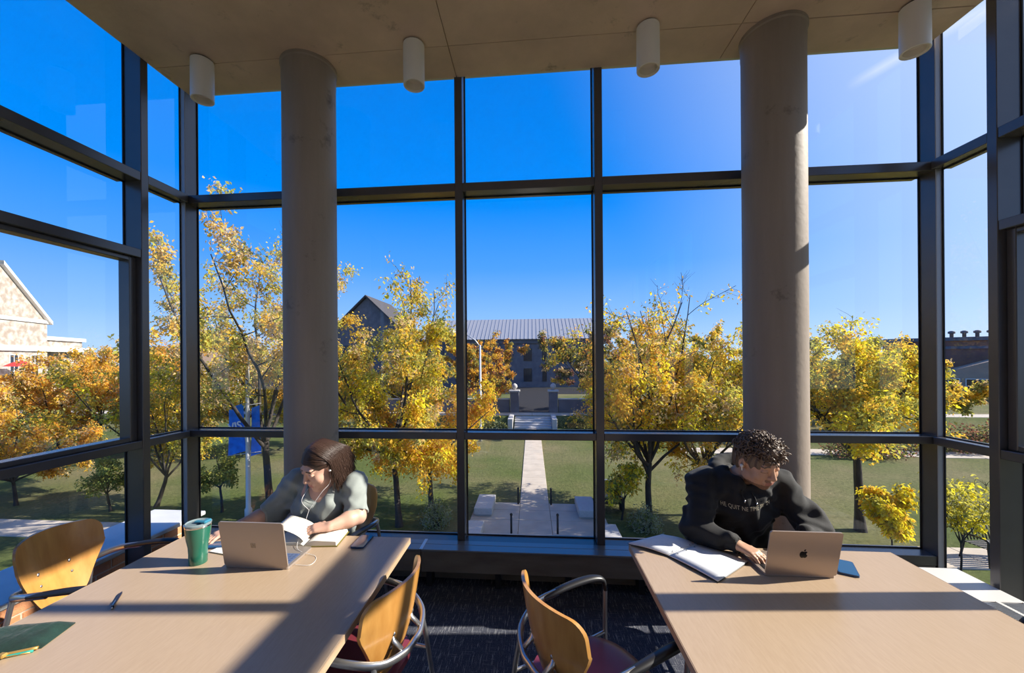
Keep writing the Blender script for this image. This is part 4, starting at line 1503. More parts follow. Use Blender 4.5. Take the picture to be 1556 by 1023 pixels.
def banner(x0, x1, sk):
    v, f = [], []
    n, m_ = 10, 8
    for sd in (0, 1):
        for i in range(n + 1):
            for j in range(m_ + 1):
                u, w_ = i / n, j / m_
                v.append((x0 + (x1 - x0) * u, 0.05 * math.sin(2.5 * u + 2 * w_) - 0.004 * sd, 1.95 + 1.55 * w_ + sk * u))
    n1 = (n + 1) * (m_ + 1)
    for i in range(n):
        for j in range(m_):
            a = i * (m_ + 1) + j
            f.append((a, a + m_ + 1, a + m_ + 2, a + 1))
            f.append((n1 + a, n1 + a + 1, n1 + a + m_ + 2, n1 + a + m_ + 1))
    return mesh_obj('banner', v, f, MAT['banner_blue'], e, True)


def text_mesh(txt, size, extrude, name, mat, parent, M, font_bold=False, shear=0.0):
    cu = bpy.data.curves.new(name, 'FONT')
    cu.body = txt
    cu.size = size
    cu.extrude = extrude
    cu.shear = shear
    cu.align_x = 'CENTER'
    cu.resolution_u = 3
    if font_bold:
        cu.offset = size * 0.02
    to = bpy.data.objects.new(name, cu)
    COL.objects.link(to)
    dg = bpy.context.evaluated_depsgraph_get()
    me = bpy.data.meshes.new_from_object(to.evaluated_get(dg))
    bpy.data.objects.remove(to)
    bpy.data.curves.remove(cu)
    me.transform(M)
    me.materials.clear()
    return link_mesh(name, me, MAT[mat], parent)


b1 = banner(-0.68, -0.10, 0.16)
b2 = banner(0.10, 0.44, 0.10)
TB = Matrix.Translation((-0.37, -0.045, 2.80)) @ Matrix.Rotation(math.radians(14), 4, 'Y').inverted() @ Matrix.Rotation(math.pi / 2, 4, 'X')
text_mesh('VIS', 0.36, 0.004, 'lettering', 'banner_white', b1, TB, True)
for z_ in (1.97, 3.52):
    MB().tube([(-0.70, 0, z_ - 0.02), (0.46, 0, z_ + 0.14)], 0.012, 6).build('banner_arm', MAT['pole_grey'], e, True)

# --- slim lamp post and gate pillar beyond the walk
e = empty('lamp_post', (-3.15, 24.0, G0), label='slim white lamp post standing in the orange tree by the walk', cat='lamp post')
MB().lathe([(0.09, 0), (0.07, 0.3), (0.06, 5.9)], 10).build('shaft', MAT['pole_grey'], e, True)
MB().tube([(0, 0, 5.8), (-0.3, 0, 6.2), (-0.9, 0, 6.6)], 0.04, 6).build('arm', MAT['pole_grey'], e, True)
MB().bevbox(-1.15, -0.8, -0.1, 0.1, 6.58, 6.68, 0.02).build('lamp_head', MAT['pole_grey'], e)
for x, lab in ((-1.45, 'stone gate pillar with a ball finial left of the far steps'), (1.75, 'stone gate pillar right of the far steps')):
    e = empty('gate_pillar', (x, 33.0, G1), label=lab, cat='pillar', group='gate pillars')
    MB().bevbox(-0.36, 0.36, -0.36, 0.36, 0, 1.7, 0.02).build('shaft', MAT['stone_blue'], e)
    MB().bevbox(-0.45, 0.45, -0.45, 0.45, 1.7, 1.85, 0.03).build('cap', MAT['granite'], e)
    MB().lathe([(0.1, 1.85), (0.12, 1.95), (0.2, 2.02), (0.25, 2.15), (0.2, 2.30), (0.05, 2.40)], 14).build('finial', MAT['granite'], e, True)

gw = empty('wall_far', label='low dark stone garden walls beside the far gate pillars', cat='wall', kind='structure')
for x0, x1 in ((-16.0, -1.85), (2.15, 18.0)):
    MB().bevbox(x0, x1, 32.85, 33.15, G1, G1 + 1.05, 0.02).build('wall_panel', MAT['stone_blue'], gw)
    MB().bevbox(x0, x1, 32.80, 33.20, G1 + 1.05, G1 + 1.15, 0.02).build('wall_cap', MAT['granite'], gw)
dr = MB().box(-1.8, 2.1, 32.65, 61.5, G1 - 0.02, G1 + 0.015).build('road', MAT['asphalt'])
tag(dr, 'dark asphalt drive beyond the gate pillars', 'road', kind='structure')
dr = MB().box(-60, 60, 50.0, 61.0, G1 - 0.02, G1 + 0.012).build('road', MAT['asphalt'])
tag(dr, 'dark asphalt road in front of the long hall', 'road', kind='structure')

# --- flag pole
e = empty('flag_pole', (30.0, 33.0, G1), label='tall flag pole with a small flag beside the right corner post', cat='flag pole')
MB().lathe([(0.10, 0), (0.06, 8.3)], 10).build('pole', MAT['pole_grey'], e, True)
MB().lathe([(0.02, 8.3), (0.12, 8.4), (0.02, 8.5)], 10).build('ball', MAT['pole_grey'], e, True)
fl_ = empty('flag', (0.08, 0, 7.05), parent=e)
for k in range(13):
    z0 = k * 0.065
    if k < 6:
        MB().box(0, 0.55, -0.01, 0.01, z0, z0 + 0.065).build('stripe', MAT['flag_red' if k % 2 == 0 else 'banner_white'], fl_)
    else:
        MB().box(0.36, 0.55, -0.01, 0.01, z0, z0 + 0.065).build('stripe', MAT['flag_red' if k % 2 == 0 else 'banner_white'], fl_)
MB().box(0, 0.36, -0.012, 0.012, 0.39, 0.845).build('canton', MAT['flag_blue'], fl_)

# --- park bench
e = empty('park_bench', (11.35, 10.55, G0 + 0.03), math.radians(8), label='dark metal park bench on the sidewalk at the right', cat='bench')
for s in (-0.75, 0.75):
    MB().tube(smooth_path([(s, -0.28, 0), (s, -0.25, 0.42), (s, -0.22, 0.62), (s, 0.1, 0.63), (s, 0.22, 0.6)], 4), 0.025, 8).build('arm_frame', MAT['metal_dark'], e, True)
    MB().tube([(s, 0.30, 0), (s, 0.22, 0.42), (s, 0.32, 0.82)], 0.025, 8).build('leg', MAT['metal_dark'], e, True)
for k in range(6):
    MB().bevbox(-0.75, 0.75, -0.26 + k * 0.085, -0.20 + k * 0.085, 0.41, 0.43, 0.004).build('seat_slat', MAT['metal_dark'], e)
for k in range(18):
    xx = -0.70 + k * 0.0825
    MB().tube([(xx, 0.235, 0.44), (xx, 0.32, 0.80)], 0.014, 5).build('back_slat', MAT['metal_dark'], e, True)
MB().tube([(-0.75, 0.325, 0.82), (0.75, 0.325, 0.82)], 0.025, 8).build('top_rail', MAT['metal_dark'], e, True)

# --- utility cart, mostly behind the mullion
e = empty('utility_cart', (2.62, 13.75, G0), math.radians(85), label='small utility cart half hidden behind the second front mullion', cat='cart')
MB().bevbox(-0.7, 0.7, -0.32, 0.32, 0.28, 0.48, 0.04).build('chassis', MAT['metal_dark'], e)
MB().bevbox(-0.68, 0.0, -0.33, 0.33, 0.48, 0.70, 0.04).build('cargo_bed', MAT['pole_grey'], e)
MB().bevbox(0.25, 0.68, -0.3, 0.3, 0.48, 0.72, 0.08).build('bonnet', MAT['pole_grey'], e)
MB().bevbox(0.0, 0.2, -0.28, 0.28, 0.48, 0.80, 0.04).build('seat', MAT['metal_dark'], e)
for sx_ in (-0.45, 0.45):
    for sy_ in (-0.33, 0.33):
        MB().lathe([(0.10, -0.07), (0.22, -0.07), (0.24, 0), (0.22, 0.07), (0.10, 0.07)], 18, M=Matrix.Translation((sx_, sy_, 0.24)) @ Matrix.Rotation(math.pi / 2, 4, 'X')).build('wheel', MAT['black_rubber'], e, True)


# ------------------------------------------------------------------ buildings
def window_on(parent, x0, x1, z0, z1, y, nx=2, nz=2, frame='trim_white'):
    w = MB().box(x0, x1, y - 0.02, y + 0.1, z0, z1).build('window', MAT['dark_glass'], parent)
    t = 0.07
    fr = MB().box(x0 - t, x1 + t, y - 0.06, y, z0 - t, z0).box(x0 - t, x1 + t, y - 0.06, y, z1, z1 + t).box(x0 - t, x0, y - 0.06, y, z0, z1).box(x1, x1 + t, y - 0.06, y, z0, z1)
    for k in range(1, nx):
        xx = x0 + (x1 - x0) * k / nx
        fr.box(xx - 0.03, xx + 0.03, y - 0.05, y - 0.021, z0, z1)
    for k in range(1, nz):
        zz = z0 + (z1 - z0) * k / nz
        fr.box(x0, x1, y - 0.045, y - 0.021, zz - 0.03, zz + 0.03)
    fr.build('window_frame', MAT[frame], w)


# long slate-roofed hall across the lawn
e = empty('hall_building', (0, 62, G1), label='long grey stone hall with a ribbed metal roof across the lawn', cat='building')
MB().box(-16.9, 11, 0, 12, 0, 7.6).build('wall', MAT['stone_blue'], e)
MB().box(-17.1, 11.3, -0.25, 0, 6.9, 7.6).build('eave_band', MAT['stone_blue'], e)
rf = MB().add([(-17.4, -0.7, 7.55), (11.6, -0.7, 7.55), (11.6, 6, 11.3), (-17.4, 6, 11.3), (-17.4, 12.7, 7.55), (11.6, 12.7, 7.55)], [(0, 1, 2, 3), (3, 2, 5, 4), (0, 3, 4), (1, 5, 2), (0, 4, 5, 1)]).build('roof', MAT['roof_metal'], e)
rb = MB()
x = -17.2
while x < 11.5:
    rb.add([(x - .04, -0.7, 7.56), (x + .04, -0.7, 7.56), (x + .04, 6, 11.31), (x - .04, 6, 11.31), (x - .04, -0.72, 7.60), (x + .04, -0.72, 7.60), (x + .04, 6, 11.35), (x - .04, 6, 11.35)], [(0, 1, 5, 4), (4, 5, 6, 7), (1, 2, 6, 5), (0, 4, 7, 3)])
    x += 0.62
o = rb.build('roof_ribs', MAT['roof_metal'], rf)
o['kind'] = 'stuff'
for x in (-15.2, -12.0, -8.6, -6.2, -3.9, -1.2, 1.7, 4.6, 7.4, ):
    wd = 0.55 if x in (1.7, -3.9) else 1.15
    window_on(e, x, x + wd, 4.2, 6.0, 0, 2 if wd > 1 else 1, 2, 'metal_dark')
    window_on(e, x, x + wd, 1.0, 2.9, 0, 2 if wd > 1 else 1, 2, 'metal_dark')
ch = MB().bevbox(-14.6, -14.3, 1.0, 1.3, 8.2, 11.0, 0.03).build('vent_pipe', MAT['trim_white'], e)
MB().bevbox(-13.6, -12.6, 1.2, 2.2, 8.2, 9.4, 0.05).build('roof_vent', MAT['trim_white'], e)

e = empty('gabled_building', (-24.9, 58, G1), label='slate grey gabled building behind the golden trees', cat='building')
MB().prism([(-6.5, 0), (6.5, 0), (6.5, 7.8), (0, 13.9), (-6.5, 7.8)], -10, 0, M=Matrix.Rotation(math.pi / 2, 4, 'X')).build('wall', MAT['stone_blue'], e)
for s in (-1, 1):
    MB().add([(s * 7.1, -0.5, 7.3), (0, -0.5, 14.0), (0, 10.5, 14.0), (s * 7.1, 10.5, 7.3), (s * 7.1, -0.5, 7.6), (0, -0.5, 14.3), (0, 10.5, 14.3), (s * 7.1, 10.5, 7.6)], [(0, 1, 2, 3), (7, 6, 5, 4), (0, 4, 5, 1), (3, 2, 6, 7), (0, 3, 7, 4)]).build('roof_slope', MAT['shingle'], e)
for x in (-3.5, -0.6, 2.3):
    window_on(e, x, x + 1.2, 4.4, 6.6, 0, 2, 2, 'metal_dark')

# pale stone building on the left
e = empty('stone_building', (-61.3, 48.5, G0), math.radians(112), label='pale stone building with a gable and red terrace umbrella at far left', cat='building')
MB().prism([(-18, 0), (-5.2, 0), (-5.2, 9.9), (-11.6, 15.6), (-18, 9.9)], -9, 0, M=Matrix.Rotation(math.pi / 2, 4, 'X')).build('gable_wall', MAT['stone_light'], e)
MB().add([(-4.9, -0.4, 9.7), (-11.6, -0.4, 15.7), (-11.6, 9, 15.7), (-4.9, 9, 9.7), (-4.9, -0.4, 10.1), (-11.6, -0.4, 16.1), (-11.6, 9, 16.1), (-4.9, 9, 10.1)], [(0, 1, 2, 3), (7, 6, 5, 4), (0, 4, 5, 1), (3, 2, 6, 7), (0, 3, 7, 4)]).build('gable_coping', MAT['trim_white'], e)
MB().box(-18, -5.1, -0.15, 0.0, 9.8, 10.2).build('string_course', MAT['trim_white'], e)
MB().box(-5.2, 2.6, 1.0, 10, 0, 7.9).build('wing_wall', MAT['stone_light'], e)
MB().box(-5.2, 2.9, 0.7, 10, 7.9, 8.35).build('wing_cornice', MAT['trim_white'], e)
MB().box(-18.1, 2.8, -0.25, 1.05, 6.4, 7.0).build('frieze', MAT['trim_white'], e)
for x in (-16.8, -13.6, -10.4, -7.6):
    window_on(e, x, x + 1.0, 3.2, 5.9, 0, 2, 3)
    window_on(e, x, x + 1.0, 0.4, 2.2, 0, 2, 2)
for x in (-3.6, -0.6):
    window_on(e, x, x + 0.9, 3.4, 5.2, 1.0, 1, 2)
    window_on(e, x, x + 1.0, 0.3, 2.3, 1.0, 2, 2)
MB().box(-18, -4.6, -3.0, 0, 2.5, 2.8).build('terrace', MAT['trim_white'], e)
for k in range(14):
    MB().box(-18 + k * 1.0, -17.9 + k * 1.0, -2.95, -2.85, 2.8, 3.7).build('railing_post', MAT['metal_dark'], e)
MB().box(-18, -4.6, -2.95, -2.87, 3.65, 3.75).build('railing', MAT['metal_dark'], e)
eu = empty('terrace_umbrella', (-55.5, 38.5, G0 + 2.8), label='red umbrella open on the stone building terrace', cat='umbrella')
MB().lathe([(0.03, 0), (0.03, 2.4)], 8).build('pole', MAT['pole_grey'], eu, True)
MB().lathe([(1.35, 1.85), (0.7, 2.25), (0.03, 2.5)], 8, cap=False).build('canopy', MAT['umbrella_red'], eu)

# stone pavilion and brick house in the left distance
e = empty('stone_pavilion', (-19.3, 30.8, G1), math.radians(10), label='grey stone pavilion with dark openings behind the banner pole', cat='building')
MB().box(-2.2, 2.4, 0, 4, 0, 3.6).build('wall', MAT['stone_blue'], e)
MB().box(-2.4, 2.6, -0.3, 4.2, 3.6, 3.9).build('roof_slab', MAT['granite'], e)
for x in (-1.5, 0.6):
    window_on(e, x, x + 0.8, 0.6, 2.9, 0, 1, 3, 'metal_dark')
MB().box(2.4, 4.2, 0.2, 1.2, 3.0, 3.7).build('canopy', MAT['shingle'], e)
for x in (2.7, 3.9):
    MB().box(x, x + 0.25, 0.5, 0.75, 0, 3.0).build('canopy_post', MAT['stone_blue'], e)
e = empty('brick_house', (-42.0, 48.0, G1), math.radians(28), label='pinkish brick house with a dark gable roof in the left distance', cat='building')
MB().prism([(-5, 0), (5, 0), (5, 4.6), (0, 7.4), (-5, 4.6)], -10, 0, M=Matrix.Rotation(math.pi / 2, 4, 'X')).build('wall', MAT['brick_pale'], e)
for s in (-1, 1):
    MB().add([(s * 5.5, -0.4, 4.3), (0, -0.4, 7.5), (0, 10.4, 7.5), (s * 5.5, 10.4, 4.3), (s * 5.5, -0.4, 4.6), (0, -0.4, 7.8), (0, 10.4, 7.8), (s * 5.5, 10.4, 4.6)], [(0, 1, 2, 3), (7, 6, 5, 4), (0, 4, 5, 1), (3, 2, 6, 7), (0, 3, 7, 4)]).build('roof_slope', MAT['shingle'], e)
for x in (-3.4, -0.5, 2.2):
    window_on(e, x, x + 1.1, 1.2, 2.9, 0, 2, 2)
e = empty('brick_hall', (52.0, 44.0, G1), math.radians(-38), label='dark brick hall with a row of roof vents beyond the right pane', cat='building')
MB().box(-12, 14, 0, 12, 0, 6.4).build('wall', MAT['brick_far'], e)
MB().box(-12.2, 14.2, -0.2, 12.2, 6.1, 6.5).build('parapet', MAT['stone_blue'], e)
MB().box(-12.1, 14.1, -0.1, 0.0, 5.2, 5.5).build('string_course', MAT['stone_blue'], e)
MB().prism([(-9.5, 0), (2.5, 0), (2.5, 3.0), (-1.2, 5.2), (-9.5, 2.0)], 0, 4, M=Matrix.Translation((0, 0, 0)) @ Matrix.Rotation(math.pi / 2, 4, 'X')).build('front_wing', MAT['brick_pale'], e)
for k in range(9):
    x = -7.5 + k * 0.95
    v_ = MB().lathe([(0.16, 6.5), (0.16, 6.95), (0.30, 7.0), (0.30, 7.2), (0.1, 7.3)], 10, M=Matrix.Translation((x, 2.0, 0))).build('roof_vent', MAT['stone_blue'], e, True)
for x in (-8.2, -6.2, -4.2):
    window_on(e, x, x + 1.5, 0.6, 2.0, -4.0, 2, 2)
for x in (4.0, 7.0, 10.0):
    window_on(e, x, x + 1.4, 1.2, 3.4, 0, 2, 2)

# ------------------------------------------------------------------ people: one continuous surface grown from a distance field
class Field:
    def __init__(s, lo, hi, vx):
        s.lo = np.array(lo, dtype=np.float32)
        s.vx = vx
        s.n = np.ceil((np.array(hi) - np.array(lo)) / vx).astype(int) + 1
        s.g = np.full(tuple(s.n), 1.0, dtype=np.float32)

    def _block(s, bl, bh):
        a = np.clip(np.floor((bl - s.lo) / s.vx).astype(int), 0, s.n)
        b = np.clip(np.ceil((bh - s.lo) / s.vx).astype(int) + 1, 0, s.n)
        if np.any(b <= a):
            return None
        ax = [s.lo[i] + s.vx * np.arange(a[i], b[i], dtype=np.float32) for i in range(3)]
        P = np.stack(np.meshgrid(*ax, indexing='ij'), -1)
        return tuple(slice(a[i], b[i]) for i in range(3)), P

    def _comb(s, sl, d, k, op):
        g = s.g[sl]
        if op == 'add':
            h = np.maximum(k - np.abs(g - d), 0) / max(k, 1e-6)
            s.g[sl] = np.minimum(g, d) - h * h * k * 0.25
        elif op == 'sub':
            d = -d
            h = np.maximum(k - np.abs(g - d), 0) / max(k, 1e-6)
            s.g[sl] = np.maximum(g, d) + h * h * k * 0.25

    def cap(s, a, b, r1, r2=None, k=0.03, op='add', flat_a=False, flat_b=False, sq=None):
        a, b = np.array(a, dtype=np.float32), np.array(b, dtype=np.float32)
        r2 = r1 if r2 is None else r2
        m = max(r1, r2) * (1.3 if sq is not None else 1) + k + 3 * s.vx
        q = s._block(np.minimum(a, b) - m, np.maximum(a, b) + m)
        if q is None:
            return s
        sl, P = q
        ab = b - a
        L2 = float(ab @ ab) + 1e-9
        t0 = ((P - a) @ ab) / L2
        t = np.clip(t0, 0, 1)
        D = P - (a + t[..., None] * ab)
        if sq is not None:           # flattened section: axis, factor
            ax, fc = np.array(sq[0], dtype=np.float32), sq[1]
            ax = ax / np.linalg.norm(ax)
            D = D + (D @ ax)[..., None] * ax * (fc - 1)
        d = np.linalg.norm(D, axis=-1) - (r1 + (r2 - r1) * t)
        L = math.sqrt(L2)
        if flat_a:
            d = np.maximum(d, -t0 * L)
        if flat_b:
            d = np.maximum(d, (t0 - 1) * L)
        s._comb(sl, d, k, op)
        return s

    def ell(s, c, r, R=None, k=0.03, op='add'):
        c, r = np.array(c, dtype=np.float32), np.array(r, dtype=np.float32)
        m = float(r.max()) + k + 3 * s.vx
        q = s._block(c - m, c + m)
        if q is None:
            return s
        sl, P = q
        D = P - c
        if R is not None:
            D = D @ np.array(R, dtype=np.float32)      # columns of R are the local axes
        k0 = np.linalg.norm(D / r, axis=-1)
        k1 = np.linalg.norm(D / (r * r), axis=-1) + 1e-9
        s._comb(sl, k0 * (k0 - 1) / k1, k, op)
        return s

    def plane_cut(s, p, n):
        """remove everything on the side n points to"""
        p, n = np.array(p, dtype=np.float32), np.array(n, dtype=np.float32)
        n = n / np.linalg.norm(n)
        ax = [s.lo[i] + s.vx * np.arange(s.n[i], dtype=np.float32) - p[i] for i in range(3)]
        d = ax[0][:, None, None] * n[0] + ax[1][None, :, None] * n[1] + ax[2][None, None, :] * n[2]
        s.g = np.maximum(s.g, d)
        return s

    def folds(s, amp, waves):
        ax = [s.lo[i] + s.vx * np.arange(s.n[i], dtype=np.float32) for i in range(3)]
        idx = np.argwhere(np.abs(s.g) < 0.03)
        P = s.lo + idx.astype(np.float32) * s.vx
        d = np.zeros(len(P), dtype=np.float32)
        for (f, ph, w) in waves:
            q = P @ np.array(f, dtype=np.float32) + ph
            d += w * np.sin(q + 1.7 * np.sin(P @ np.array((f[1] * .33 + 5, f[2] * .3 - 4, f[0] * .3 + 3), dtype=np.float32) + ph * 2))
        s.g[idx[:, 0], idx[:, 1], idx[:, 2]] += amp * d
        return s

    def mesh(s):
        g, vx = s.g, s.vx
        ins = g < 0
        nx, ny, nz = g.shape
        c = [ins[i:nx - 1 + i, j:ny - 1 + j, k:nz - 1 + k] for i in (0, 1) for j in (0, 1) for k in (0, 1)]
        s_and, s_or = c[0].copy(), c[0].copy()
        for q in c[1:]:
            s_and &= q
            s_or |= q
        act = s_or & ~s_and
        idx = np.argwhere(act)
        vid = np.full(act.shape, -1, dtype=np.int64)
        vid[act] = np.arange(len(idx))
        acc = np.zeros((len(idx), 3))
        cnt = np.zeros(len(idx))
        corners = [(i, j, k) for i in (0, 1) for j in (0, 1) for k in (0, 1)]
        val = {q: g[idx[:, 0] + q[0], idx[:, 1] + q[1], idx[:, 2] + q[2]] for q in corners}
        for a in corners:
            for ax in range(3):
                if a[ax] == 0:
                    b = list(a)
                    b[ax] = 1
                    b = tuple(b)
                    va, vb = val[a], val[b]
                    m = (va < 0) != (vb < 0)
                    t = np.where(m, va / np.where(m, va - vb, 1), 0)
                    p = np.array(a)[None, :].repeat(len(idx), 0).astype(float)
                    p[:, ax] += t
                    acc[m] += p[m]
                    cnt[m] += 1
        V = s.lo + (idx + acc / cnt[:, None]) * vx
        F = []
        for ax in range(3):
            sl0 = [slice(None)] * 3
            sl1 = [slice(None)] * 3
            sl0[ax] = slice(0, -1)
            sl1[ax] = slice(1, None)
            a, b = ins[tuple(sl0)], ins[tuple(sl1)]
            e = np.argwhere(a != b)
            u, w = [(1, 2), (2, 0), (0, 1)][ax]
            ok = (e[:, u] > 0) & (e[:, w] > 0) & (e[:, u] < g.shape[u] - 1) & (e[:, w] < g.shape[w] - 1)
            e = e[ok]
            q = []
            for du, dw in ((-1, -1), (0, -1), (0, 0), (-1, 0)):
                z = e.copy()
                z[:, u] += du
                z[:, w] += dw
                q.append(vid[z[:, 0], z[:, 1], z[:, 2]])
            q = np.stack(q, 1)
            flip = ~a[e[:, 0], e[:, 1], e[:, 2]]
            q[flip] = q[flip][:, ::-1]
            F.append(q)
        F = np.concatenate(F)
        F = F[(F >= 0).all(1)]
        return V, F


def np_mesh(name, V, F, mats, parent, mi=None):
    me = bpy.data.meshes.new(name)
    me.vertices.add(len(V))
    me.vertices.foreach_set('co', np.asarray(V, dtype=np.float32).ravel())
    me.loops.add(F.size)
    me.loops.foreach_set('vertex_index', F.ravel().astype(np.int32))
    me.polygons.add(len(F))
    me.polygons.foreach_set('loop_start', np.arange(0, F.size, 4, dtype=np.int32))
    me.polygons.foreach_set('loop_total', np.full(len(F), 4, dtype=np.int32))
    me.polygons.foreach_set('use_smooth', np.ones(len(F), dtype=bool))
    for m in mats:
        me.materials.append(m)
    if mi is not None:
        me.polygons.foreach_set('material_index', mi.astype(np.int32))
    me.update(calc_edges=True)
    me.validate()
    o = bpy.data.objects.new(name, me)
    COL.objects.link(o)
    o.parent = parent
    return o


def V3(*a):
    return np.array(a, dtype=np.float64)


def unit(v):
    return v / np.linalg.norm(v)


def head_frame(fwd, roll=0.0):
    """columns: x (subject's left), y (forward), z (up)"""
    y = unit(fwd)
    x = unit(np.cross(V3(0, 0, 1), y))
    z = np.cross(y, x)
    c, s_ = math.cos(roll), math.sin(roll)
    x2 = x * c + z * s_
    z2 = z * c - x * s_
    return np.stack([x2, y, z2], 1)


HS = 1.09


def build_head(fd, c, R, male):
    P = lambda x, y, z: c + R @ V3(x, y, z) * HS
    E = lambda p, r, k=0.02, op='add': fd.ell(P(*p), [q * HS for q in r], R, k, op)
    E((0, -0.014, 0.028), (0.073, 0.093, 0.085))
    E((0, 0.036, -0.028), (0.058, 0.058, 0.082), 0.03)
    w = 1.06 if male else 0.96
    E((0, 0.040, -0.072), (0.050 * w, 0.046, 0.036), 0.03)
    E((0, 0.074, -0.098), (0.022 * w, 0.018, 0.017), 0.02)
    for s in (-1, 1):
        E((s * 0.036, 0.062, -0.034), (0.026, 0.026, 0.026), 0.02)
        E((s * 0.048, 0.012, -0.066), (0.016, 0.026, 0.024), 0.02)
    fd.cap(P(-0.036, 0.080, 0.024), P(0.036, 0.080, 0.024), 0.0125, k=0.018)
    for s in (-1, 1):
        E((s * 0.032, 0.104, 0.004), (0.018, 0.016, 0.012), 0.012, 'sub')
        E((s * 0.032, 0.0835, 0.003), (0.0145, 0.0115, 0.0105), 0.004)
    fd.cap(P(0, 0.087, 0.020), P(0, 0.111, -0.026), 0.0082, 0.0115, k=0.012)
    E((0, 0.110, -0.030), (0.012, 0.0115, 0.010), 0.008)
    for s in (-1, 1):
        E((s * 0.0115, 0.1005, -0.033), (0.0078, 0.0095, 0.0075), 0.006)
        E((s * 0.0065, 0.107, -0.0405), (0.0032, 0.004, 0.003), 0.003, 'sub')
    E((0, 0.090, -0.062), (0.030, 0.012, 0.022), 0.012)
    fd.cap(P(-0.020, 0.091, -0.0605), P(0, 0.1005, -0.0585), 0.0042, 0.0058, k=0.005)
    fd.cap(P(0.020, 0.091, -0.0605), P(0, 0.1005, -0.0585), 0.0042, 0.0058, k=0.005)
    fd.cap(P(-0.015, 0.093, -0.0705), P(0.015, 0.093, -0.0705), 0.0064, k=0.005)
    E((0, 0.0965, -0.0705), (0.012, 0.007, 0.0062), 0.005)
    for s in (-1, 1):
        E((s * 0.075, -0.006, -0.006), (0.009, 0.019, 0.031), 0.008)
        E((s * 0.084, 0.000, -0.004), (0.006, 0.010, 0.018), 0.004, 'sub')
    return P


def face_masks(V, F, c, R, male):
    L = (V[F].mean(1) - c) @ R / HS
    x, y, z = L[:, 0], L[:, 1], L[:, 2]
    mi = np.zeros(len(F), dtype=np.int32)
    near = (np.abs(x) < 0.08) & (y > 0.05) & (np.abs(z) < 0.13)
    lips = near & (np.abs(x) < 0.024 - 0.25 * np.abs(z + 0.0645)) & (z > -0.0775) & (z < -0.0545) & (y > 0.089)
    mi[lips] = 1
    arch = 0.0275 - 6.0 * (np.abs(x) - 0.030) ** 2
    brow = near & (np.abs(z - arch) < 0.0034) & (np.abs(x) > 0.012) & (np.abs(x) < 0.052)
    mi[brow] = 2
    lash = near & (np.abs(z + 0.0045 + 4 * (np.abs(x) - 0.032) ** 2) < 0.0022) & (np.abs(np.abs(x) - 0.032) < 0.0145) & (y > 0.06)
    mi[lash] = 2
    if male:
        mst = near & (z > -0.0545) & (z < -0.0435) & (np.abs(x) < 0.027) & (y > 0.085)
        mi[mst] = 3
        beard = (y > 0.0) & (z < -0.078) & (z > -0.118) & (np.abs(x) < 0.06) & (mi == 0) & (np.linalg.norm(L, axis=1) < 0.16)
        mi[beard] = 3
    return mi


def hand(fd, wrist, f, n, side, curl=0.35, spread=0.10, S=1.0):
    """f: direction of the fingers, n: back of the hand (up), side -1 right hand, +1 left hand"""
    f = unit(f)
    n = unit(n - f * (n @ f))
    th = unit(np.cross(n, f)) * (1 if side < 0 else -1)      # towards the thumb
    p0 = wrist
    for k, (o, ln) in enumerate(((0.026, 0.088), (0.009, 0.092), (-0.009, 0.089), (-0.026, 0.080))):
        kn = p0 + f * ln * S + th * o * S
        fd.cap(p0 + th * o * 0.62 * S + f * 0.01, kn, 0.0165 * S, 0.0125 * S, k=0.012)
        L = (0.070, 0.080, 0.074, 0.058)[k] * S
        ang = 0.10
        d = unit(f + th * o * spread * 30)
        a = kn
        for j, fr in enumerate((0.46, 0.30, 0.24)):
            ang += curl * (0.8, 1.2, 0.8)[j]
            dj = unit(d * math.cos(ang) - n * math.sin(ang))
            b = a + dj * L * fr
            fd.cap(a, b, (0.0095, 0.0085, 0.0078)[j] * S, (0.0085, 0.0078, 0.0068)[j] * S, k=0.004)
            a = b
    a = p0 + f * 0.022 * S + th * 0.026 * S - n * 0.006
    b = a + (f * 0.55 + th * 0.75 - n * 0.25) * 0.042 * S
    c_ = b + unit(f * 0.9 + th * 0.35 - n * 0.25) * 0.032 * S
    d_ = c_ + unit(f * 1.0 + th * 0.05 - n * 0.25) * 0.026 * S
    fd.cap(p0 + f * 0.01, b, 0.016 * S, 0.0125 * S, k=0.012)
    fd.cap(b, c_, 0.0112 * S, 0.0098 * S, k=0.005)
    fd.cap(c_, d_, 0.0098 * S, 0.008 * S, k=0.004)


pmat('skin_fair', (0.66, 0.39, 0.29), 0.48, var=0.10, scale=30, spec=0.4)
pmat('skin_tan', (0.56, 0.325, 0.215), 0.48, var=0.10, scale=30, spec=0.4)
pmat('lips_rose', (0.50, 0.20, 0.17), 0.4)
pmat('lips_tan', (0.42, 0.18, 0.135), 0.45)
pmat('hair_brown', (0.050, 0.026, 0.018), 0.42, spec=0.5)
pmat('hair_curly', (0.125, 0.085, 0.062), 0.45, spec=0.5)
pmat('stubble', (0.30, 0.17, 0.11), 0.6, var=0.35, scale=220)
pmat('tee_grey', (0.29, 0.32, 0.305), 0.85, var=0.08, scale=40, bump=0.15, bscale=250, sheen=0.2)
pmat('hoodie_black', (0.012, 0.012, 0.014), 0.82, var=0.2, scale=60, bump=0.25, bscale=300, sheen=0.12)
pmat('denim', (0.035, 0.075, 0.16), 0.85, var=0.3, scale=150)
pmat('trouser_dark', (0.02, 0.022, 0.028), 0.85)
pmat('shoe_dark', (0.02, 0.02, 0.024), 0.5)
pmat('lettering_tan', (0.62, 0.56, 0.40), 0.7)
pmat('earbud_white', (0.80, 0.80, 0.80), 0.25)


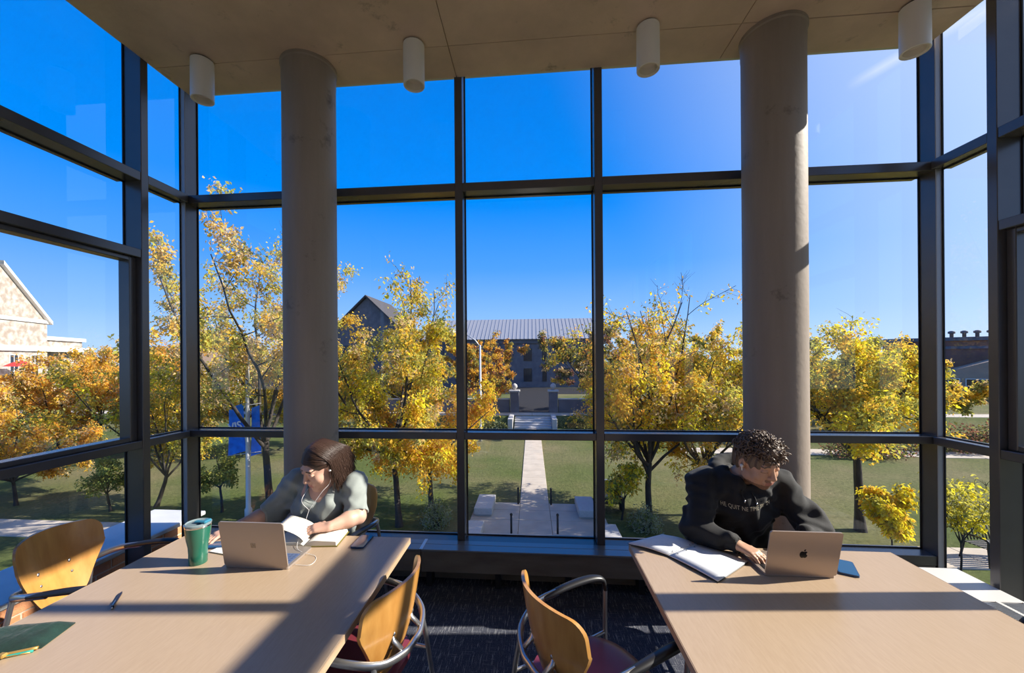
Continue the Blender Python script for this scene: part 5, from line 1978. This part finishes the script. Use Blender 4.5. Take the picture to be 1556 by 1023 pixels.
def person(spec):
    J = spec['J']
    male = spec['male']
    e = empty('person', (J['pelvis'][0], J['pelvis'][1], 0.455), label=spec['label'], cat='person')
    off = V3(J['pelvis'][0], J['pelvis'][1], 0.455)
    lo, hi = V3(*spec['lo']), V3(*spec['hi'])
    R = head_frame(V3(*spec['face']), spec['roll'])
    hc = V3(*J['head'])
    # ---- body
    fd = Field(lo, hi, 0.0040)
    g = spec['girth']
    sp = [V3(*J[k]) for k in ('pelvis', 'waist', 'chest', 'neck')]
    fd.ell(sp[0], (0.165 * g, 0.125, 0.11), k=0.04)
    fd.cap(sp[0], sp[1], 0.125 * g, 0.118 * g, k=0.05, sq=((0, 1, 0), 1.25))
    fd.cap(sp[1], sp[2], 0.118 * g, 0.128 * g, k=0.05, sq=((0, 1, 0), 1.25))
    fd.cap(sp[2], sp[3], 0.120 * g, 0.055, k=0.05, sq=((0, 1, 0), 1.15))
    if not male:
        for s in (-1, 1):
            fd.ell(sp[2] + V3(s * 0.07, -0.075, -0.025), (0.07, 0.062, 0.072), k=0.06)
        fd.ell(sp[2] + V3(0, -0.07, 0.05), (0.09, 0.05, 0.07), k=0.06)
    for s in ('R', 'L'):
        sh, el, wr = V3(*J['sh' + s]), V3(*J['el' + s]), V3(*J['wr' + s])
        fd.cap(sp[3] + V3(0, 0, -0.05), sh, 0.058, 0.056, k=0.05)
        fd.cap(sh, el, 0.052 * g, 0.041 * g, k=0.03)
        fd.cap(el, el * 0.65 + wr * 0.35, 0.041 * g, 0.041 * g, k=0.02)
        fd.cap(el * 0.65 + wr * 0.35, wr, 0.041 * g, 0.0255, k=0.02)
        hand(fd, wr, V3(*J['hf' + s]), V3(*J['hn' + s]), -1 if s == 'R' else 1, J['curl' + s], S=0.98 if male else 0.93)
        hp, kn, an = V3(*J['hp' + s]), V3(*J['kn' + s]), V3(*J['an' + s])
        fd.cap(hp, kn, 0.078 * g, 0.055, k=0.04)
        fd.cap(kn, an, 0.054, 0.038, k=0.02)
    nb = hc + R @ V3(0, -0.030, -0.060)
    fd.cap(sp[3] + V3(0, 0, -0.02), nb, 0.056 if male else 0.050, 0.053 if male else 0.047, k=0.035)
    build_head(fd, hc, R, male)
    V, F = fd.mesh()
    mi = face_masks(V, F, hc, R, male)
    np_mesh('body', V - off, F, [MAT[spec['skin']], MAT[spec['lips']], MAT[spec['hair']], MAT['stubble']], e, mi)
    del fd
    # ---- trousers and shoes
    fd = Field(V3(lo[0], lo[1], 0.0), V3(hi[0], hi[1], 0.80), 0.008)
    fd.ell(sp[0], (0.178 * g, 0.135, 0.118), k=0.04)
    fd.cap(sp[0], sp[1] * 0.5 + sp[0] * 0.5, 0.135 * g, 0.128 * g, k=0.05, sq=((0, 1, 0), 1.25))
    for s in ('R', 'L'):
        hp, kn, an = V3(*J['hp' + s]), V3(*J['kn' + s]), V3(*J['an' + s])
        fd.cap(hp, kn, 0.088 * g, 0.067, k=0.04)
        fd.cap(kn, an, 0.066, 0.060, k=0.02, flat_b=True)
    fd.plane_cut((0, 0, 0.462), (0, 0, -1)) if False else None
    V, F = fd.mesh()
    np_mesh('trousers', V - off, F, [MAT[spec['trousers']]], e)
    for s in ('R', 'L'):
        an = V3(*J['an' + s])
        fs = Field(an - V3(0.12, 0.30, 0.16), an + V3(0.12, 0.16, 0.10), 0.006)
        fs.cap(an + V3(0, 0.03, -0.03), an + V3(0, -0.15, -0.052), 0.043, 0.036, k=0.02)
        fs.cap(an + V3(0, 0, 0.03), an + V3(0, 0.01, -0.03), 0.045, 0.045, k=0.02)
        fs.plane_cut((0, 0, 0.002), (0, 0, -1))
        V, F = fs.mesh()
        np_mesh('shoe', V - off, F, [MAT['shoe_dark']], e)
    return e, off, R, hc


WOMAN = dict(
    male=False, girth=1.08, label='woman in a grey-green top reading at the left table', lo=(-1.92, 1.78, 0.0), hi=(-0.82, 2.64, 1.34), face=(-0.47, -0.80, -0.48), roll=-0.10,
    skin='skin_fair', lips='lips_rose', hair='hair_brown', trousers='denim',
    J=dict(pelvis=(-1.30, 2.40, 0.53), waist=(-1.29, 2.385, 0.68), chest=(-1.275, 2.345, 0.86), neck=(-1.255, 2.315, 1.005), head=(-1.245, 2.235, 1.10),
           shR=(-1.455, 2.325, 0.955), elR=(-1.57, 2.275, 0.795), wrR=(-1.69, 2.09, 0.768), hfR=(-0.3, -0.9, -0.05), hnR=(0, 0, 1), curlR=0.18,
           shL=(-1.09, 2.325, 0.945), elL=(-1.02, 2.23, 0.800), wrL=(-1.115, 2.095, 0.796), hfL=(-0.93, -0.34, -0.02), hnL=(0.15, -0.25, 1), curlL=0.22,
           hpR=(-1.40, 2.36, 0.53), knR=(-1.42, 1.95, 0.53), anR=(-1.42, 2.02, 0.09), hpL=(-1.20, 2.36, 0.53), knL=(-1.17, 1.95, 0.53), anL=(-1.17, 2.04, 0.09)))
MAN = dict(
    male=True, girth=1.06, label='man in a black hoodie typing at the right table', lo=(0.68, 1.80, 0.0), hi=(1.72, 2.68, 1.42), face=(0.27, -0.88, -0.36), roll=0.10,
    skin='skin_tan', lips='lips_tan', hair='hair_curly', trousers='trouser_dark',
    J=dict(pelvis=(1.19, 2.42, 0.53), waist=(1.18, 2.41, 0.69), chest=(1.165, 2.375, 0.88), neck=(1.165, 2.33, 1.045), head=(1.195, 2.225, 1.160),
           shR=(0.965, 2.335, 0.985), elR=(0.875, 2.185, 0.795), wrR=(1.000, 2.045, 0.787), hfR=(0.62, -0.78, -0.12), hnR=(-0.15, 0.1, 1), curlR=0.36,
           shL=(1.365, 2.335, 0.985), elL=(1.485, 2.215, 0.800), wrL=(1.325, 2.07, 0.785), hfL=(-0.55, -0.83, -0.12), hnL=(0.1, 0.1, 1), curlL=0.36,
           hpR=(1.09, 2.38, 0.53), knR=(1.05, 1.95, 0.53), anR=(1.05, 2.02, 0.09), hpL=(1.29, 2.38, 0.53), knL=(1.32, 1.95, 0.53), anL=(1.32, 2.02, 0.09)))


def strands_mesh(paths, radii, name, mat, parent, off, n=4):
    mb = MB()
    for pts, r in zip(paths, radii):
        k = len(pts)
        mb.tube([tuple(p - off) for p in pts], [r * (1.0 if i < k - 2 else 0.75 if i == k - 2 else 0.3) for i in range(k)], n, cap=False)
    return mb.build(name, mat, parent, True)


# ---------------- woman
we, woff, wR, whc = person(WOMAN)
J = WOMAN['J']
fd = Field((-1.80, 2.00, 0.52), (-0.86, 2.64, 1.10), 0.0055)
g = 1.08
sp = [V3(*J[k]) for k in ('pelvis', 'waist', 'chest', 'neck')]
fd.cap(sp[0] + V3(0, 0, 0.03), sp[1], 0.150 * g, 0.145 * g, k=0.05, sq=((0, 1, 0), 1.18))
fd.cap(sp[1], sp[2], 0.145 * g, 0.150 * g, k=0.05, sq=((0, 1, 0), 1.15))
fd.cap(sp[2], sp[3] + V3(0, 0, -0.03), 0.138 * g, 0.075, k=0.05, sq=((0, 1, 0), 1.12))
for s in (-1, 1):
    fd.ell(sp[2] + V3(s * 0.075, -0.095, -0.025), (0.075, 0.065, 0.075), k=0.05)
for s in ('R', 'L'):
    sh, el, wr = V3(*J['sh' + s]), V3(*J['el' + s]), V3(*J['wr' + s])
    fd.cap(sp[3] + V3(0, 0.01, -0.055), sh, 0.070, 0.074, k=0.05)
    fd.cap(sh, el if s == 'R' else el * 0.92 + sh * 0.08, 0.076, 0.066 if s == 'R' else 0.060, k=0.04, flat_b=(s == 'L'))
    if s == 'R':
        fd.cap(el, el * 0.72 + wr * 0.28, 0.066, 0.062, k=0.02, flat_b=True)

fd.folds(0.0065, [((40, 10, -22), 0.3, 1.0), ((-55, 30, -30), 1.1, 0.7), ((22, 45, 65), 2.0, 0.45), ((85, 20, -60), 0.7, 0.35)])
nk = sp[3]
fd.cap(nk + V3(0.0, -0.02, 0.06), nk + V3(0.0, -0.04, 0.0), 0.088, 0.078, k=0.008, op='sub')
fd.cap(nk + V3(0.0, -0.06, -0.01), nk + V3(-0.012, -0.185, -0.125), 0.078, 0.022, k=0.008, op='sub')
V, F = fd.mesh()
np_mesh('top', V - woff, F, [MAT['tee_grey']], we)
# hair: cap, then strands falling to the shoulders
lo = whc - 0.23
hf = Field(lo, whc + 0.23, 0.0045)
Pw = lambda x, y, z: whc + wR @ V3(x, y, z) * HS
hf.ell(Pw(0, -0.018, 0.034), [q_ * HS for q_ in (0.083, 0.101, 0.092)], wR, 0.01)
hf.ell(Pw(0, -0.058, -0.030), [q_ * HS for q_ in (0.074, 0.056, 0.085)], wR, 0.03)
hf.ell(Pw(0.0, 0.098, -0.040), [q_ * HS for q_ in (0.072, 0.060, 0.098)], wR, 0.02, 'sub')
hf.ell(Pw(0.068, 0.030, -0.045), [q_ * HS for q_ in (0.040, 0.040, 0.055)], wR, 0.01, 'sub')
hf.ell(Pw(-0.068, 0.040, -0.055), [q_ * HS for q_ in (0.040, 0.034, 0.050)], wR, 0.01, 'sub')
hf.ell(Pw(0.0, 0.0, -0.15), [q_ * HS for q_ in (0.10, 0.10, 0.08)], wR, 0.01, 'sub')
V, F = hf.mesh()
np_mesh('hair_cap', V - woff, F, [MAT['hair_brown']], we)
rng = random.Random(3)
paths, radii = [], []
for i in range(1500):
    yy = rng.uniform(-0.085, 0.082)
    sd = 1 if rng.random() < 0.60 else -1
    y0 = yy
    z0 = 0.034 + 0.094 * math.sqrt(max(0.02, 1 - ((y0 + 0.018) / 0.104) ** 2))
    pts = []
    n = 9
    back = rng.uniform(0.02, 0.05)
    front = y0 > 0.03
    for k in range(n):
        t = k / (n - 1)
        a = t * (1.62 if not front else 1.55)
        x = sd * (0.086 + 0.004 * rng.random()) * math.sin(a)
        zz = 0.034 + (z0 - 0.034) * math.cos(a)
        y = y0 - (back + (0.055 if front else 0.01)) * t ** 1.6
        sc = 1.0
        pts.append(Pw(x * (1 if abs(y0) < 0.06 else 0.93), y, zz))
    # then straight down, drawn behind the shoulder
    d = rng.uniform(0.05, 0.20) if sd > 0 else rng.uniform(0.04, 0.13)
    last = pts[-1]
    drift = V3(0.022 if sd > 0 else -0.01, 0.05, 0) * rng.uniform(0.7, 1.3)
    for k in range(1, 6):
        t = k / 5
        pts.append(last + V3(0, 0, -d * t) + drift * t + V3(rng.gauss(0, 0.003), rng.gauss(0, 0.003), 0) * t)
    paths.append(pts)
    radii.append(rng.uniform(0.0012, 0.0022))
strands_mesh(paths, radii, 'hair_strands', MAT['hair_brown'], we, woff)
# earphones
ee = empty('earphones', tuple(Pw(0.08, 0.0, -0.01)), label='white wired earphones hanging from the woman\'s ears', cat='earphones')
eo = Pw(0.08, 0.0, -0.01)
for s in (1, -1):
    p = Pw(s * 0.083, 0.008, -0.012)
    MB().lathe([(0.001, -0.008), (0.0075, -0.005), (0.008, 0.002), (0.003, 0.008)], 12, M=Matrix.Translation(Vector(p - eo)) @ Matrix.Rotation(math.pi / 2, 4, 'Y')).build('earbud', MAT['earbud_white'], ee, True)
J1 = V3(-1.262, 2.135, 0.865)
cl = smooth_path([Vector(Pw(0.084, 0.012, -0.02) - eo), Vector(Pw(0.080, 0.035, -0.075) - eo), Vector(V3(-1.205, 2.165, 0.955) - eo), Vector(J1 - eo)], 8)
MB().tube(cl, 0.0011, 6).build('cord', MAT['cord_white'], ee, True)
cl = smooth_path([Vector(Pw(-0.084, 0.016, -0.02) - eo), Vector(Pw(-0.055, 0.075, -0.095) - eo), Vector(V3(-1.305, 2.135, 0.92) - eo), Vector(J1 - eo)], 8)
MB().tube(cl, 0.0011, 6).build('cord', MAT['cord_white'], ee, True)
cl = smooth_path([Vector(J1 - eo), Vector(V3(-1.265, 2.115, 0.83) - eo), Vector(V3(-1.27, 2.105, 0.79) - eo), Vector(V3(-1.20, 1.92, TZ + 0.020) - eo), Vector(V3(-1.08, 1.88, TZ + 0.002) - eo), Vector(V3(-1.06, 1.80, TZ + 0.002) - eo), Vector(V3(-1.135, 1.79, TZ + 0.006) - eo)], 8)
MB().tube(cl, 0.0011, 6).build('cord', MAT['cord_white'], ee, True)

# ---------------- man
me_, moff, mR, mhc = person(MAN)
J = MAN['J']
g = 1.06
fd = Field((0.70, 1.98, 0.50), (1.72, 2.68, 1.20), 0.0055)
sp = [V3(*J[k]) for k in ('pelvis', 'waist', 'chest', 'neck')]
fd.cap(sp[0] + V3(0, 0, 0.02), sp[1], 0.168 * g, 0.160 * g, k=0.05, sq=((0, 1, 0), 1.18))
fd.cap(sp[1], sp[2], 0.160 * g, 0.166 * g, k=0.05, sq=((0, 1, 0), 1.15))
fd.cap(sp[2], sp[3] + V3(0, 0, -0.03), 0.160 * g, 0.085, k=0.06, sq=((0, 1, 0), 1.12))
for s in ('R', 'L'):
    sh, el, wr = V3(*J['sh' + s]), V3(*J['el' + s]), V3(*J['wr' + s])
    fd.cap(sp[3] + V3(0, 0.01, -0.055), sh, 0.082, 0.086, k=0.06)
    fd.cap(sh, el, 0.088, 0.073, k=0.05)
    fd.cap(el, el * 0.2 + wr * 0.8, 0.074, 0.050, k=0.04)
    fd.cap(el * 0.2 + wr * 0.8, wr + (wr - el) * 0.03, 0.044, 0.038, k=0.012, flat_b=True)
fd.ell(sp[2] + V3(-0.03, -0.085, 0.0), (0.165, 0.075, 0.15), k=0.05)
fd.folds(0.0070, [((34, 12, -26), 0.3, 1.0), ((-48, 26, -34), 1.1, 0.8), ((26, 40, 70), 2.0, 0.5), ((75, 25, -66), 0.7, 0.4)])
# hood lying round the neck
ring = []
for k in range(13):
    a = math.radians(-62 + 304 * k / 12)
    ring.append(sp[3] + V3(0.115 * math.cos(a), 0.02 + 0.105 * math.sin(a), 0.012 + 0.045 * math.sin(a)))
for a, b in zip(ring[:-1], ring[1:]):
    fd.cap(a, b, 0.040, k=0.018)
fd.ell(sp[3] + V3(0, 0.145, -0.02), (0.115, 0.06, 0.095), k=0.03)
fd.cap(sp[3] + V3(0.0, -0.03, 0.10), sp[3] + V3(0.0, -0.025, 0.0), 0.074, 0.062, k=0.012, op='sub')
fd.cap(sp[3] + V3(0.0, -0.08, 0.03), sp[3] + V3(0.004, -0.15, -0.045), 0.040, 0.015, k=0.01, op='sub')
V, F = fd.mesh()
hood = np_mesh('hoodie', V - moff, F, [MAT['hoodie_black']], me_)
for s in ('R', 'L'):
    el, wr = V3(*J['el' + s]), V3(*J['wr' + s])
    d = unit(wr - el)
    cf = Field(wr - 0.12, wr + 0.12, 0.004)
    cf.cap(wr - d * 0.050, wr + d * 0.012, 0.0405, 0.036, k=0.004, flat_a=True, flat_b=True)
    cf.folds(0.0012, [((300, 260, 40), 0.2, 1.0)])
    V, F = cf.mesh()
    np_mesh('cuff', V - moff, F, [MAT['hoodie_black']], me_)
# drawstrings and chest lettering
from mathutils.bvhtree import BVHTree
bm_ = bmesh.new()
bm_.from_mesh(hood.data)
tree_ = BVHTree.FromBMesh(bm_)
bm_.free()


def drape(me, lift=0.0035):
    for v in me.vertices:
        p = v.co
        hit, nrm, i_, d_ = tree_.ray_cast(Vector((p.x, p.y - 0.6, p.z)), Vector((0, 1, 0)))
        if hit:
            v.co = hit + Vector((0, -1, 0)) * (lift + max(0.0, -(p.y)) * 0)


def chest_text():
    cu = bpy.data.curves.new('lettering', 'FONT')
    cu.body = "HE QUIT NE TIME TIL '24"
    cu.size = 0.031
    cu.align_x = 'CENTER'
    cu.resolution_u = 2
    cu.space_character = 1.05
    to = bpy.data.objects.new('lettering', cu)
    COL.objects.link(to)
    dg = bpy.context.evaluated_depsgraph_get()
    me = bpy.data.meshes.new_from_object(to.evaluated_get(dg))
    bpy.data.objects.remove(to)
    bpy.data.curves.remove(cu)
    bm = bmesh.new()
    bm.from_mesh(me)
    bmesh.ops.triangulate(bm, faces=bm.faces[:])
    for _ in range(2):
        lg = [q for q in bm.edges if q.calc_length() > 0.007]
        if lg:
            bmesh.ops.subdivide_edges(bm, edges=lg, cuts=1)
            bmesh.ops.triangulate(bm, faces=bm.faces[:])
    for q in bm.verts:
        x, y = q.co.x * 0.70, q.co.y
        q.co = Vector((1.14 + x - moff[0], 2.0 - moff[1], 0.905 + y + 0.055 * x + 0.9 * x * x * 0.6 - 0.010 * math.cos(x * 18) - moff[2]))
    bm.to_mesh(me)
    bm.free()
    drape(me)
    me.update()
    me.materials.clear()
    o = link_mesh('lettering', me, MAT['lettering_tan'], hood)
    return o


chest_text()
for x0, dz in ((1.115, 0.0), (1.175, -0.012)):
    pts = []
    for k in range(9):
        t = k / 8
        hit, nrm, i_, d_ = tree_.ray_cast(Vector((x0 - moff[0] + 0.01 * t, -0.6, 1.00 - 0.05 * t + dz - moff[2])), Vector((0, 1, 0)))
        if hit:
            pts.append(hit + Vector((0, -0.004, 0)))
    if len(pts) > 2:
        MB().tube(pts, 0.0032, 6).build('drawstring', MAT['hoodie_black'], hood, True)
        MB().tube([pts[-1], pts[-1] + Vector((0.001, -0.001, -0.016))], 0.0042, 8).build('drawstring_tip', MAT['steel'], hood, True)
# curly hair
Pm = lambda x, y, z: mhc + mR @ V3(x, y, z) * HS
hf = Field(mhc - 0.23, mhc + 0.23, 0.0045)
hf.ell(Pm(0, -0.012, 0.042), [q_ * HS for q_ in (0.083, 0.105, 0.092)], mR, 0.01)
hf.ell(Pm(0, 0.045, 0.080), [q_ * HS for q_ in (0.066, 0.062, 0.048)], mR, 0.02)
hf.ell(Pm(0, -0.060, -0.020), [q_ * HS for q_ in (0.066, 0.046, 0.070)], mR, 0.03)
hf.ell(Pm(0.0, 0.105, -0.042), [q_ * HS for q_ in (0.085, 0.062, 0.078)], mR, 0.012, 'sub')
for s in (-1, 1):
    hf.ell(Pm(s * 0.085, 0.012, -0.040), [q_ * HS for q_ in (0.030, 0.050, 0.055)], mR, 0.01, 'sub')
hf.ell(Pm(0.0, 0.0, -0.15), [q_ * HS for q_ in (0.10, 0.12, 0.085)], mR, 0.01, 'sub')
hf.folds(0.004, [((140, 90, 60), 0.2, 1.0), ((-100, 160, 80), 1.2, 0.8)])
V, F = hf.mesh()
np_mesh('hair_cap', V - moff, F, [MAT['hair_curly']], me_)
rng = random.Random(9)
paths, radii = [], []
tries = 0
while len(paths) < 1250 and tries < 9000:
    tries += 1
    u = V3(rng.gauss(0, 1), rng.gauss(0, 1), rng.gauss(0.5, 1))
    u = unit(u)
    if u[2] < -0.25 or (u[1] > 0.35 and u[2] < 0.22):
        continue
    side = u[2] < 0.25
    base = V3(u[0] * 0.083, -0.012 + u[1] * 0.104, 0.042 + u[2] * 0.092)
    if abs(u[0]) > 0.8 and u[2] < -0.1 and u[1] > -0.2:
        continue
    n = 10
    rad = rng.uniform(0.003, 0.0075) * (0.5 if side else 1)
    ln = rng.uniform(0.020, 0.038) * (0.55 if side else 1)
    t1 = unit(np.cross(u, V3(rng.gauss(0, 1), rng.gauss(0, 1), rng.gauss(0, 1))))
    t2 = np.cross(u, t1)
    flow = unit(t1 * rng.gauss(0, 1) + t2 * rng.gauss(0, 1) + V3(0, 0.9, -0.2))
    turns = rng.uniform(0.35, 0.9) * 6.283
    ph = rng.uniform(0, 6.28)
    pts = []
    for k in range(n):
        t = k / (n - 1)
        p = base + u * (ln * 0.45 * math.sin(t * 2.2)) + flow * ln * t + (t1 * math.cos(ph + turns * t) + t2 * math.sin(ph + turns * t)) * rad * (0.4 + 0.6 * t) + u * rad * 0.5 * math.sin(turns * t + ph)
        pts.append(Pm(*p))
    paths.append(pts)
    radii.append(rng.uniform(0.0022, 0.0042))
strands_mesh(paths, radii, 'hair_curls', MAT['hair_curly'], me_, moff)
for s, lab in ((-1, 'white wireless earbud in the man\'s right ear'),):
    p = Pm(s * 0.084, 0.006, -0.012)
    eb = empty('earbud', tuple(p), label=lab, cat='earbud')
    MB().lathe([(0.001, -0.009), (0.008, -0.006), (0.0085, 0.002), (0.003, 0.009)], 12, M=Matrix.Rotation(math.pi / 2, 4, 'Y')).build('bud', MAT['earbud_white'], eb, True)
    d = mR @ V3(0, 0.25, -1) * 0.026
    MB().tube([(0, 0, 0), tuple(d)], 0.0032, 8).build('stem', MAT['earbud_white'], eb, True)
